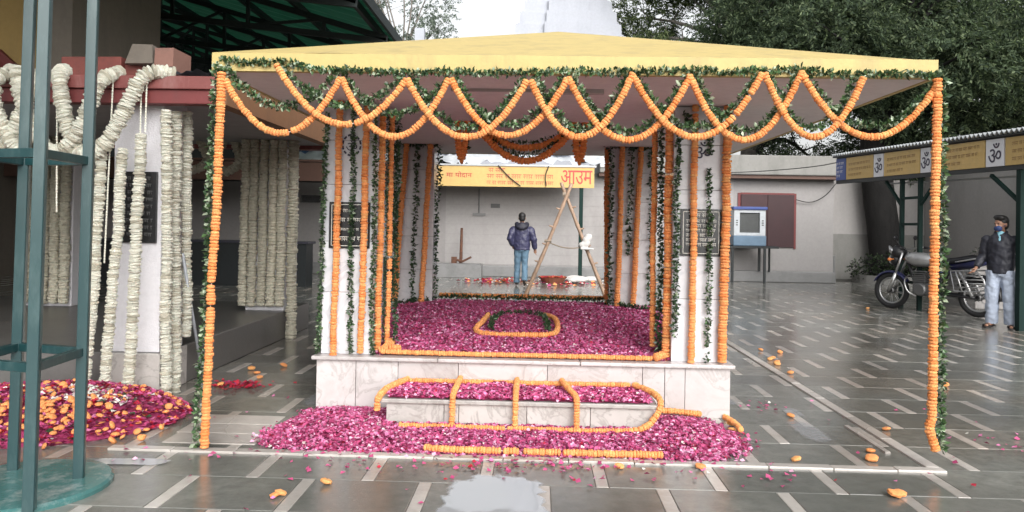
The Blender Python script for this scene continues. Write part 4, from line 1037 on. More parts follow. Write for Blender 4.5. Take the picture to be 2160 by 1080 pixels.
lying('short marigold garland on the petal heap at the right end of the plinth', [(.96, 5.80, .065), (1.1, 5.82, .055), (1.2, 5.80, .05), (1.26, 5.82, .04)], .023)
lying('curl of marigold garland at the far right of the petal heap', [(1.42, 5.7, .05), (1.47, 5.55, .04), (1.46, 5.42, .035)], .022)

# ------------------------------------------------------------------ white garlands of the left hall
def wstr(label, pts, r, step=.022, joined=False, amp=.006):
    return string_of('white_flower_garland', label, wob(pts, amp), r, step, WHITE if not joined else CREAM, 'blossom', group='white flower strings of the left hall', joined=joined, mats=M['cream_fl'], jit=.09)
def bead(label, a, c):
    Q, T = resample([a, c], .022); mb = MB()
    for q in Q: mb.ell(tuple(q), (.008, .008, .013), 6, 4)
    o = mb.build('bead_string', M['white_fl'], origin=a); tag(o, label, 'bead string', 'thin white bud strings of the left hall')
wstr('white flower string left of the front hall pillar', [(-3.49, 5.95, 1.96), (-3.52, 5.95, 1.1), (-3.585, 5.95, .16)], .042)
wstr('white flower string over the left edge of the hall plaque', [(-3.33, 5.97, 2.0), (-3.37, 5.97, 1.2), (-3.43, 5.97, .15)], .042)
wstr('white flower string over the middle of the hall plaque', [(-3.185, 5.97, 2.12), (-3.20, 5.97, 1.3), (-3.245, 5.97, .10)], .044)
wstr('white flower string at the near edge of the pillar side', [(-3.02, 6.04, 2.32), (-3.02, 6.1, 1.2), (-3.02, 6.14, .01)], .043)
wstr('white flower string in the middle of the pillar side', [(-3.02, 6.22, 2.34), (-3.02, 6.26, 1.2), (-3.02, 6.30, .0)], .043)
wstr('white flower string at the far edge of the pillar side', [(-3.02, 6.42, 2.36), (-3.02, 6.45, 1.4), (-3.02, 6.48, .45)], .043)
bead('thin bud string hanging beside the white swag', (-3.42, 5.97, 2.58), (-3.46, 5.97, 1.1))
bead('left of the pair of thin bud strings above the plaque', (-3.19, 5.97, 2.59), (-3.19, 5.97, 2.12)); bead('right of the pair of thin bud strings above the plaque', (-3.145, 5.97, 2.59), (-3.15, 5.97, 2.15))
bead('thin bud string seen through the green steel tower', (-3.88, 5.97, 2.58), (-3.86, 5.97, 1.5))
leafy = string_of
def wsw(label, pts, r=.06):
    return string_of('white_flower_garland', label, smoothpath(pts, 3), r, .028, WHITE, 'blossom', group='white flower swags on the hall beam', jit=.09)
wsw('white swag ending over the beam top near the canopy', [(-2.98, 6.06, 2.63), (-3.1, 5.98, 2.645), (-3.18, 5.93, 2.58), (-3.28, 5.9, 2.3), (-3.46, 5.9, 1.98), (-3.62, 5.9, 1.93), (-3.72, 5.9, 2.1), (-3.80, 5.9, 2.4), (-3.84, 5.93, 2.61), (-3.86, 6.02, 2.63)])
wsw('white swag crossing behind the right post of the green tower', [(-3.42, 6.04, 2.63), (-3.47, 5.86, 2.55), (-3.55, 5.86, 2.3), (-3.66, 5.86, 2.05), (-3.82, 5.86, 1.93), (-3.98, 5.86, 2.1), (-4.1, 5.86, 2.4), (-4.16, 5.9, 2.62)])
wsw('white swag at the left edge behind the green tower', [(-3.99, 6.0, 2.63), (-4.03, 5.88, 2.5), (-4.12, 5.88, 2.2), (-4.25, 5.88, 1.97), (-4.4, 5.88, 2.0), (-4.55, 5.88, 2.3), (-4.6, 5.92, 2.62)])
wsw('white swag at the far left edge of the picture', [(-4.28, 6.0, 2.63), (-4.33, 5.84, 2.5), (-4.28, 5.84, 2.25), (-4.12, 5.84, 1.98), (-4.02, 5.84, 1.93)], .055)
for i, x in enumerate((-3.60, -3.49, -3.37, -3.25, -3.14)):
    wstr(f'{ORD[i]} white flower string from the left on the rear hall pillar', [(x, 9.24, 2.47), (x-.015, 9.24, .42)], .056, .036, True)
wstr('white flower string hanging past the platform edge by the rear pillar', [(-3.03, 9.3, 2.46), (-3.03, 9.33, .02)], .066, .036, True)
for i, x in enumerate((-6.38, -6.25, -6.12, -5.99, -5.86)):
    wstr(f'{ORD[i]} white flower string from the left on the far left pillar', [(x, 9.24, 2.45), (x, 9.24, .40)], .06, .036, True)
for i, (xa, xb) in enumerate(((-4.9, -4.0), (-4.35, -3.65), (-3.9, -3.45))):
    string_of('white_flower_garland', f'{ORD[i]} dim white swag from the left on the rear hall beam', sag((xa, 2.5), ((xa+xb)/2, 2.08), (xb, 2.5), 9.55+.03*i), .06, .05, CREAM, 'blossom', joined=True, mats=M['cream_fl'], group='white flower swags on the rear hall beam')

# ================================================================== GREEN STEEL TOWER (left foreground)
tt = thing('steel_tower', 'teal painted square steel lattice mast on a round base at left front', 'mast', (-2.65, 3.9, 0))
PT = {'B': ((-2.43, 3.60), (-2.40, 3.60)), 'C': ((-2.475, 4.07), (-2.45, 4.07)), 'A': ((-2.91, 4.17), (-2.86, 4.17)), 'D': ((-2.86, 3.70), (-2.82, 3.70))}
for k, (p0, p1) in PT.items():
    b = MB(); a_, c_ = Vector((*p0, .03)), Vector((p1[0]+.02, p1[1], 5.2)); ux, uy = Vector((.93, .36, 0))*.029, Vector((-.36, .93, 0))*.029
    b.beam(a_-uy, c_-uy, .05, .008, (-.36, .93, 0)); b.beam(a_+ux*.8, c_+ux*.8, .008, .05, (-.36, .93, 0)); b.build('post', M['teal'], tt, bevel=.002)
for z in (.72, 1.76, 2.9, 4.0):
    for u, v in (('B', 'C'), ('C', 'A'), ('A', 'D'), ('D', 'B')):
        f_ = z/5.2; pu = [PT[u][0][i]+(PT[u][1][i]-PT[u][0][i])*f_ for i in (0, 1)]; pv_ = [PT[v][0][i]+(PT[v][1][i]-PT[v][0][i])*f_ for i in (0, 1)]
        b = MB(); b.beam((*pu, z), (*pv_, z), .04, .045); b.build('brace', M['teal'], tt, bevel=.003)
b = MB(); b.lathe((-2.73, 3.98, 0), [(0, .036), (.38, .036), (.425, .032), (.44, .02), (.44, .0)], 40); b.build('base_drum', M['tealtop'], tt)

# ================================================================== RIGHT SHED WITH SIGN BOARDS
rs = thing('side_shed', 'open side shed on green posts with a row of yellow and om sign panels', 'shed', (7.2, 12, 0))
A0 = Vector((6.80, 17.5, 0)); A1 = Vector((7.27, 10.2, 0)); dirv = (A1-A0).normalized(); LEN = (A1-A0).length
nrm = Vector((dirv.y, -dirv.x, 0)); nrm = nrm if nrm.x < 0 else -nrm
def zb(t): return 2.585-.018*t
def zt(t): return 3.09-.028*t
def at(t, z, off=0): return A0+dirv*t+nrm*off+Vector((0, 0, z))
def panel(t0, t1, m_, name, off=.02, th=.02, pad=0.):
    b = MB(); vs = [at(t0, zb(t0)+pad, off), at(t1, zb(t1)+pad, off), at(t1, zt(t1)-pad, off), at(t0, zt(t0)-pad, off)]
    vs += [v-nrm*th for v in vs]
    b.add(vs, [(0, 1, 2, 3), (7, 6, 5, 4), (0, 4, 5, 1), (1, 5, 6, 2), (2, 6, 7, 3), (3, 7, 4, 0)]); return b.build(name, m_, rs)
# panel joints, metres along the board from its far end
TS = [0.0, 0.483, 1.679, 2.088, 3.372, 3.712, 5.197, 5.651]
rg = random.Random(21)
kinds = ['blue', 'yellow', 'om', 'yellow', 'om', 'yellow', 'om', 'yellow']
TS.append(LEN)
for kd, t0, t1 in zip(kinds, TS[:-1], TS[1:]):
    m_ = {'blue': M['signblue'], 'yellow': M['signyel'], 'om': M['signwhite']}[kd]
    p = panel(t0+.015, t1-.015, m_, 'sign_panel', pad=.012)
    tm = (t0+t1)/2
    if kd == 'om':
        text_mesh(p, 'ॐ', M['ink'], at(tm, (zb(tm)+zt(tm))/2, .024), .30, 'emblem', .002, normal=nrm, rightdir=dirv, width=min(.30, (t1-t0)*.8))
    else:
        b = MB(); nl = 3 if kd == 'yellow' else 4
        for q in range(nl):
            wd = (t1-t0)*(.8 if kd == 'yellow' else .7)*(1 if q < nl-1 else .6)
            o0 = at(t0+(t1-t0)*.1, zb(t0)+.07+.115*(nl-1-q)*(1 if nl == 3 else .8), .0215)
            scribble(b, o0, dirv, (0, 0, 1), wd, .06, rg)
        b.build('lettering', M['inkbr'] if kd == 'yellow' else M['signwhite'], p)
b = MB()
vs = [at(-.02, zb(0)-.07), at(LEN, zb(LEN)-.06), at(LEN, zt(LEN)+.03), at(-.02, zt(0)+.03)]; vs += [v-nrm*.06 for v in vs]
b.add(vs, [(0, 1, 2, 3), (7, 6, 5, 4), (0, 4, 5, 1), (1, 5, 6, 2), (2, 6, 7, 3), (3, 7, 4, 0)]); b.build('sign_frame', M['darksteel'], rs)
# corrugated roof: ridges across, seen at the eave
b = MB(); step = .11; n = int(LEN/step)
bt = len(b.v)
for i in range(n*4+1):
    t = i*step/4; h = .028*math.cos(2*math.pi*t/step)
    for off, dz in ((.12, 0), (-3.4, .12)):
        b.v.append(tuple(at(t, zt(t)+.075+h+dz, off)))
for i in range(n*4):
    a = 2*i; b.f.append((a, a+2, a+3, a+1)); b.mi.append(0)
o = b.build('corrugated_roof', M['galv'], rs); md = o.modifiers.new('s', 'SOLIDIFY'); md.thickness = .012
b = MB(); b.beam(at(-.05, zt(0)+.04, .05), at(LEN, zt(LEN)+.04, .05), .05, .05); b.build('eave_rail', M['darksteel'], rs)
# posts
def ladder_post(t, wd):
    b = MB()
    for s_ in (-wd/2, wd/2):
        p = at(t+s_, 0, -.1); b.beam(p, (p.x, p.y, zb(t)-.06), .07, .07, (1, 0, 0))
    for z in (.5, 1.05, 1.6, 2.1):
        b.beam(at(t-wd/2, z, -.1), at(t+wd/2, z, -.1), .05, .05)
    for s_ in (-1, 1):
        b.beam(at(t+s_*wd/2, 1.95, -.1), at(t+s_*(wd/2+.6), zb(t)-.07, -.1), .05, .05)
    b.build('post', M['greenpost'], rs)
tp = 2.882; ladder_post(tp, .62)
tq = 5.903; b = MB(); p = at(tq, 0, -.08); b.beam(p, (p.x, p.y, zb(tq)-.06), .11, .11, (1, 0, 0)); b.beam(at(tq, 1.9, -.08), at(tq-.7, zb(tq)-.1, -.08), .05, .05); b.build('post', M['greenpost'], rs)
b = MB(); b.beam(at(1.2, 2.47, -.6), at(LEN, 2.32, -.6), .05, .03); b.build('tube_light', M['coolwhite'], rs)
bwl = MB(); bwl.box(11.6, 11.8, 8, 23.1, 0, 3.3); o = bwl.build('shed_back_wall', M['wall2']); tag(o, 'off white wall closing the back of the side shed', 'wall')

# ================================================================== TREES AND PLANTS
def foliage(clumps, nspray, L, per, seed, droop=.5, slim=.35, comp=.55):
    rg = np.random.default_rng(seed); Cs, Ds, Us, Ls, Ws = [], [], [], [], []
    for (cx, cy, cz, rx, ry, rz) in clumps:
        k = max(8, int(nspray*(rx*rz)))
        d = rdirs(k, rg); rad = rg.uniform(.35, 1.05, k)**.6
        base = np.column_stack([cx+d[:, 0]*rx*rad, cy+d[:, 1]*ry*rad, cz+d[:, 2]*rz*rad])
        ax = d+rg.normal(0, .6, (k, 3)); ax[:, 2] -= droop; ax /= np.linalg.norm(ax, axis=1)[:, None]
        side = np.cross(ax, rdirs(k, rg)); side /= np.linalg.norm(side, axis=1)[:, None]
        for q in range(per):
            f_ = (q//2+1)/(per//2+1); s_ = 1 if q % 2 else -1
            Cs.append(base+ax*(comp*f_)[..., None] if np.ndim(f_) else base+ax*comp*f_)
            dd = ax*.55+side*s_*.8+rg.normal(0, .15, (k, 3)); dd[:, 2] -= .25*droop; dd /= np.linalg.norm(dd, axis=1)[:, None]
            uu = np.cross(dd, rdirs(k, rg)); uu /= np.linalg.norm(uu, axis=1)[:, None]+1e-9
            Ds.append(dd); Us.append(uu); Ls.append(L*rg.uniform(.7, 1.2, k)); Ws.append(L*slim*rg.uniform(.8, 1.2, k))
    return leaf_geo(np.concatenate(Cs), np.concatenate(Ds), np.concatenate(Us), np.concatenate(Ls), np.concatenate(Ws))
def branches(mb, base, tips, r0, rg):
    for tpt in tips:
        a = Vector(base); c = Vector(tpt); mid = (a+c)/2+Vector((rg.uniform(-.5, .5), rg.uniform(-.5, .5), rg.uniform(.0, .6)))
        pts = smoothpath([a, mid, c], 2); k = len(pts); mb.tube(pts, [r0*(1-.85*i/(k-1)) for i in range(k)], 6)
        for q in range(3):
            f_ = rg.uniform(.4, .95); s0 = Vector(pts[int(f_*(k-1))]); e = s0+Vector((rg.uniform(-1, 1), rg.uniform(-1, 1), rg.uniform(-.3, .8)))
            mb.tube([s0, (s0+e)/2+Vector((0, 0, .12)), e], [r0*.25, r0*.18, r0*.06], 5)
def tree(name, label, loc, trunkpts, trunkr, clumps, mats, nspray, L, per, seed, bark, droop=.5, slim=.35, comp=.55, br=.12, probs=(.5, .35, .15)):
    rg = random.Random(seed); t = thing(name, label, 'tree', loc)
    mb = MB(); mb.tube(smoothpath(trunkpts, 2), [trunkr[0]+(trunkr[1]-trunkr[0])*i/(len(smoothpath(trunkpts, 2))-1) for i in range(len(smoothpath(trunkpts, 2)))], 12)
    trunk = mb.build('trunk', bark, t, True)
    mb = MB(); tips = [(c[0], c[1], c[2]) for c in clumps]; branches(mb, trunkpts[-1], tips, br, rg); mb.build('branches', bark, t, True)
    V, F = foliage(clumps, nspray, L, per, seed, droop, slim, comp); n = len(F)//2
    r2 = np.random.default_rng(seed+1); mi = r2.choice(3, n, p=probs)
    npmesh('crown', V, F, mats, np.concatenate([mi, mi]), t)
    return t
NL = [leafmat('neem_leaf', (.115, .15, .07), .4, .7, .15), leafmat('neem_leaf_dark', (.045, .065, .036), .3, .7, .15), leafmat('neem_leaf_light', (.24, .28, .14), .4, .6, .2)]
DL = [leafmat('shade_leaf', (.075, .105, .06), .35, .7, .15), leafmat('shade_leaf_dark', (.032, .048, .03), .25, .7, .15), leafmat('shade_leaf_light', (.16, .20, .115), .4, .7, .2)]
PL = [leafmat('pale_leaf', (.15, .185, .15), .3, .7, .2), leafmat('pale_leaf_dark', (.09, .115, .095), .3, .7, .2), leafmat('pale_leaf_light', (.25, .29, .24), .3, .7, .2)]
rgx = random.Random(31)
cl = []
for i in range(46):
    x = rgx.uniform(7.5, 19); z = rgx.uniform(4.6, 12); y = rgx.uniform(19.5, 26)
    if x < 9.5: z = max(z, 6.6)
    cl.append((x, y, z, rgx.uniform(1.1, 1.9), rgx.uniform(1.0, 1.6), rgx.uniform(.7, 1.2)))
for i in range(18): cl.append((rgx.uniform(10.3, 18), rgx.uniform(21, 26), rgx.uniform(3.7, 5.2), 1.6, 1.4, .9))
for i in range(12): cl.append((rgx.uniform(6, 10), rgx.uniform(23, 26), rgx.uniform(6.2, 8.5), 1.3, 1.2, .8))
tree('shade_tree', 'thick dark trunked tree spreading over the side shed', (10.3, 22.6, 0), [(10.32, 22.7, 0), (10.25, 22.7, 1.2), (10.0, 22.7, 2.8), (9.9, 22.7, 4.3), (10.2, 22.8, 5.5)], (.46, .40), cl, DL, 210, .14, 14, 3, M['bark'], droop=.55)
cl = []
for i in range(64):
    x = rgx.uniform(3.9, 14); z = rgx.uniform(6.8, 14); y = rgx.uniform(27, 32)
    if abs(x-7.0) < 1.2 and abs(z-9.2) < .9: continue
    cl.append((x, y, z, rgx.uniform(1.0, 1.8), rgx.uniform(1, 1.5), rgx.uniform(.6, 1.1)))
tree('neem_tree', 'lighter green feathery neem tree right of the white spire', (8, 29.5, 0), [(8, 29.5, 0), (8.1, 29.5, 4), (8.2, 29.5, 8)], (.4, .25), cl, NL, 190, .15, 14, 5, M['barkl'], droop=.35, br=.13)
cl = []
for i in range(20): cl.append((rgx.uniform(16, 26), rgx.uniform(24, 30), rgx.uniform(4.5, 13), rgx.uniform(1.6, 2.4), 1.6, rgx.uniform(1.1, 1.7)))
tree('evergreen_tree', 'dense dark evergreen tree filling the upper right corner', (20, 27, 0), [(20, 27, 0), (20, 27, 4), (20.2, 27, 7)], (.4, .3), cl, DL, 60, .2, 12, 6, M['bark'])
cl = []
for i in range(26): cl.append((rgx.uniform(-11.5, -5.9), rgx.uniform(38, 42), rgx.uniform(10.6, 17), rgx.uniform(.8, 1.5), 1.2, rgx.uniform(.6, 1.0)))
cl += [(-5.2, 40, 12.2, .8, .8, .6), (-5.4, 40, 11.3, .7, .8, .5), (-7.5, 40, 11, 1.2, 1, .7)]
tree('ashy_tree', 'pale grey green thin leaved tree left of the spire', (-7.5, 40, 0), [(-7.5, 40, 0), (-7.4, 40, 5), (-7.3, 40, 10)], (.4, .2), cl, PL, 110, .13, 8, 7, M['barkl'], droop=.3, slim=.6, comp=.4, br=.06)
b = MB(); b.box(-6.0, -5.55, 36, 36.4, 0, 10.8); o = b.build('concrete_pillar', M['templew']); tag(o, 'pale concrete pillar standing before the ashy tree', 'pillar')
cl = [(7.75, 25, 3.7, .42, .4, .5), (8.0, 25.2, 4.3, .35, .4, .45), (8.95, 25, 3.75, .35, .4, .3)]
tree('back_shrub', 'bushy shrub showing over the stained rear roof slab', (7.3, 25.1, 3.5), [(7.3, 25.1, 3.5), (7.3, 25.1, 4.2)], (.06, .05), cl, DL, 900, .11, 10, 8, M['bark'])
# planted bed round the trunk
cl = [(9.6, 21.9, .35, .6, .5, .35), (10.3, 21.7, .42, .6, .5, .4), (10.9, 21.8, .35, .5, .5, .35)]
V, F = foliage(cl, 700, .10, 8, 12, .1, .45, .2); r2 = np.random.default_rng(3); mi = r2.choice(3, len(F)//2)
pt = thing('trunk_shrub', 'low dark shrub ringed round the foot of the big tree trunk', 'shrub', (10.2, 21.8, 0))
npmesh('foliage', V, F, [DL[0], DL[1], M['bark']], np.concatenate([mi, mi]), pt)
b = MB(); b.lathe((10.25, 22.0, 0), [(1.15, 0), (1.15, .22), (1.02, .22), (1.0, .1), (0, .1)], 28); b.build('tree_ring', M['concrete'], pt)
b = MB(); b.tube([(8.32, 21.6, 0), (8.32, 21.6, .75)], .07, 8); o = b.build('corner_bollard', M['ledge']); tag(o, 'short grey bollard at the corner of the rear building', 'bollard')
# dry flower twigs behind the motorbike
V, F = foliage([(9.4, 15.0, .95, .9, .3, .16)], 500, .07, 6, 15, -.2, .4, .25); mi = np.random.default_rng(4).choice(3, len(F)//2)
o = npmesh('brush_pile', V, F, [M['petalw'], M['barkl'], M['leafd']], np.concatenate([mi, mi])); tag(o, 'pile of pale twigs and leaves on the low wall behind the motorcycle', 'brush pile', kind='stuff')
b = MB(); b.box(8.4, 10.6, 14.8, 15.25, 0, .82); o = b.build('low_wall', M['wall2'], bevel=.02); tag(o, 'low plastered wall behind the parked motorcycle', 'wall')

# ================================================================== SMALL THINGS AT THE BACK
cr_ = thing('air_cooler', 'blue and white window air cooler on a black stand by the maroon shutter', 'air cooler', (5.75, 21.0, 0))
b = MB(); b.box(5.30, 6.18, 20.65, 21.2, 1.0, 1.28); b.build('water_tank', M['coolblue'], cr_, bevel=.02)
b = MB(); b.box(5.28, 6.20, 20.63, 21.2, 1.98, 2.06); b.build('top', M['signblue'], cr_, bevel=.015)
b = MB(); b.box(5.32, 5.47, 20.68, 21.2, 1.283, 1.977); b.box(6.01, 6.16, 20.68, 21.2, 1.283, 1.977); b.box(5.471, 6.009, 20.68, 21.2, 1.283, 1.36); b.box(5.471, 6.009, 20.68, 21.2, 1.9, 1.977); b.build('casing', M['coolwhite'], cr_)
b = MB(); b.box(5.472, 6.008, 20.74, 20.78, 1.362, 1.898)
for k in range(9): b.box(5.48, 6.0, 20.72, 20.738, 1.38+k*.058, 1.40+k*.058)
b.build('grille', M['coolgrille'], cr_)
b = MB()
for k in range(3): b.box(5.37, 5.42, 20.672, 20.679, 1.55+k*.06, 1.58+k*.06); b.box(6.06, 6.11, 20.672, 20.679, 1.55+k*.06, 1.58+k*.06)
b.build('vent', M['coolgrille'], cr_)
b = MB(); b.box(5.2, 6.5, 20.6, 21.22, .94, .998)
for x in (5.28, 6.14): b.box(x-.03, x+.03, 20.62, 20.68, 0, .938); b.box(x-.03, x+.03, 21.12, 21.18, .3, .938)
b.build('stand', M['darksteel'], cr_)
b = MB(); b.tube([(6.42, 21.18, .98), (6.42, 21.16, .28)], .03, 8); o = b.build('drain_pipe', M['darksteel']); tag(o, 'dark drain pipe dropping from the air cooler stand', 'pipe')
b = MB(); b.tube(smoothpath([(7.2, 21.4, 2.3), (7.6, 21.4, 2.2), (8.0, 21.35, 2.4), (8.25, 21.3, 2.75)], 2), .012, 5); o = b.build('cable', M['cable']); tag(o, 'black cable sagging across the wall right of the shutter', 'cable')
b = MB(); b.tube(smoothpath([(3.0, 21.0, 2.95), (5.5, 20.9, 2.98), (7.2, 20.0, 3.1), (7.0, 17.6, 3.05)], 3), .012, 5); o = b.build('cable', M['cable']); tag(o, 'pale slack cable strung from the rear roof to the side shed', 'cable')
b = MB(); b.tube(smoothpath([(-1.05, 19.93, 3.02), (-.75, 19.93, 2.7), (-.45, 19.93, 2.48)], 2), .014, 5); o = b.build('cable', M['cable']); tag(o, 'left dark cable hanging down across the yellow sign board', 'cable')
b = MB(); b.tube(smoothpath([(.28, 19.93, 3.02), (.18, 19.93, 2.75), (.22, 19.93, 2.48)], 2), .014, 5); o = b.build('cable', M['cable']); tag(o, 'right dark cable hanging down across the yellow sign board', 'cable')
b = MB(); b.box(-2.75, -1.5, 20.6, 21.19, 0, .36); b.box(-2.7, -1.55, 20.65, 21.1, .361, .375); o = b.build('stone_trough', M['ledge'], bevel=.02); tag(o, 'low grey stone trough at the foot of the rear wall by the rusty post', 'trough')
rp_ = thing('rusty_post', 'rusty iron post against the stained rear wall', 'post', (-2.1, 20.9, 0))
b = MB(); b.tube([(-2.1, 20.95, 0), (-2.08, 20.95, 1.35)], [.05, .035], 8); b.build('shaft', M['rust'], rp_)
b = MB(); b.tube([(-2.3, 20.9, .5), (-2.05, 20.9, .42), (-1.8, 20.9, .55)], .035, 6); b.box(-2.35, -2.2, 20.86, 20.95, .3, .55); b.build('tap_arm', M['rust'], rp_)
# bamboo trestle
bl = thing('bamboo_trestle', 'tall crossed bamboo pole trestle standing behind the shrine', 'trestle', (.5, 13, 0))
p1 = [(-.28, 13.0, 0), (.17, 13.0, 1.1), (.58, 13.0, 2.18)]; p2 = [(1.30, 13.05, 0), (.86, 13.05, 1.05), (.40, 13.06, 2.2)]
for pp in (p1, p2):
    Q, T = resample(pp, .08); mb = MB(); mb.tube([tuple(q) for q in Q], [.034+.006*(i % 4 == 0)-.006*i/len(Q) for i in range(len(Q))], 8)
    pole = mb.build('pole', M['bamboo'], bl, True)
    for f_ in (.22, .38, .52, .66, .80):
        q = Q[int(f_*(len(Q)-1))]; s_ = 1 if pp is p2 else -1
        mb = MB(); mb.tube([tuple(q), (q[0]+s_*.085, q[1]-.02, q[2]+.03)], [.022, .014], 6); mb.build('peg', M['bamboo'], pole)
mb = MB(); mb.tube(smoothpath([(.19, 13.0, 1.17), (.5, 13.0, 1.06), (.86, 13.03, 1.10)], 2), .012, 6); mb.tube([(.13, 12.99, 1.19), (.25, 12.99, 1.19)], .03, 6); mb.tube([(.43, 13.03, 1.99), (.55, 13.03, 1.99)], .045, 6); mb.build('rope', M['rope'], bl)
mb = MB(); rg = random.Random(2)
for q in range(6): mb.ell((.83+rg.uniform(-.06, .06), 13.0, 1.17+rg.uniform(-.05, .12)), (.07, .06, .05), 9, 6)
mb.box(.74, .98, 12.93, 13.07, 1.05, 1.08); o = mb.build('white_cloth_bundle', M['cloth'], smooth=True); md = o.modifiers.new('r', 'REMESH'); md.mode = 'VOXEL'; md.voxel_size = .018; md.use_smooth_shade = True; md = o.modifiers.new('sm', 'SMOOTH'); md.iterations = 4; tag(o, 'white cloth bundle tied to the right bamboo pole', 'cloth bundle')
# basket, sacks, debris
bk = thing('flower_basket', 'shallow reddish cane basket of flowers near the walking man', 'basket', (.42, 19.2, 0))
b = MB(); b.lathe((.42, 19.2, 0), [(.24, 0), (.36, .16), (.38, .17), (.34, .16), (.22, .05), (0, .05)], 20); b.build('bowl', M['basket'], bk)
V, F, MI = petals(200, lambda n: np.column_stack([RNG.normal(.42, .14, n), RNG.normal(19.2, .13, n)]), lambda x, y: np.full(len(x), .15), .07, [M['petalr'], M['orange']], [.7, .3], 'p', .6, .06); o = npmesh('flowers', V, F, [M['petalr'], M['orange']], MI, bk); o['kind'] = 'stuff'
def sack(name, label, c, r, m_, seed, n=7):
    rg = random.Random(seed); mb = MB()
    for i in range(n): mb.ell((c[0]+rg.uniform(-r[0], r[0]), c[1]+rg.uniform(-r[1], r[1]), r[2]*rg.uniform(.5, .9)), (r[0]*rg.uniform(.4, .7), r[1]*.7, r[2]*rg.uniform(.6, 1.)), 10, 7)
    o = mb.build(name, m_, smooth=True, origin=(c[0], c[1], 0)); md = o.modifiers.new('r', 'REMESH'); md.mode = 'VOXEL'; md.voxel_size = .03; md.use_smooth_shade = True
    tag(o, label, 'sack'); return o
sack('cloth_sack', 'limp white cloth sack on the ground left of the green pole', (1.12, 19.6), (.36, .2, .11), M['cloth'], 4); sack('cloth_sack', 'small pale sack between the basket and the white sack', (.78, 19.7), (.15, .12, .07), M['cream_fl'], 6)
V, F, MI = petals(420, lambda n: np.concatenate([np.column_stack([RNG.normal(-.95, .35, n//2), RNG.normal(19.4, .4, n//2)]), np.column_stack([RNG.normal(.6, .9, n//2), RNG.normal(19.3, .5, n//2)])]), lambda x, y: np.full(len(x), .015), .10, [M['petalr'], M['petal1'], M['petalw'], M['orange']], [.4, .15, .25, .2], 'p', .5, .05)
o = npmesh('flower_litter', V, F, [M['petalr'], M['petal1'], M['petalw'], M['orange']], MI); tag(o, 'litter of flower petals on the ground before the rear wall', 'litter', kind='stuff')
b = MB(); b.lathe((-2.35, 9.8, 0), [(0, .02), (.36, .02), (.42, .045), (.44, .03), (.36, 0)], 26); o = b.build('metal_dish', M['rod'], smooth=True); tag(o, 'flat pale dish on the floor left of the shrine', 'dish')
V, F = crumple(-2.0, -1.75, 8.6, 9.6, .03, .05, 8, 12, .012, 15); o = npmesh('red_cloth', V, F, M['redcloth']); tag(o, 'dark red cloth on the floor beside the shrine plinth', 'cloth')
for (x0, x1, y0, h_, lb) in ((-10.5, -5.05, 16.6, 1.0, 'made up dark box filling the darkness behind the left hall'), (-4.9, -3.2, 19.2, .55, 'low dark bench before the rear wall left of the shrine')):  # the long box is made up, its dark colour stands in for shade
    ct = thing('dark_box', lb, 'counter', ((x0+x1)/2, y0, 0))
    b = MB(); b.box(x0, x1, y0, y0+.6, h_-.05, h_); b.build('top', M['tarpdark'], ct, bevel=.01)
    b = MB(); b.box(x0+.05, x1-.05, y0+.05, y0+.55, 0, h_-.052); b.build('front_panel', M['darksteel'], ct)
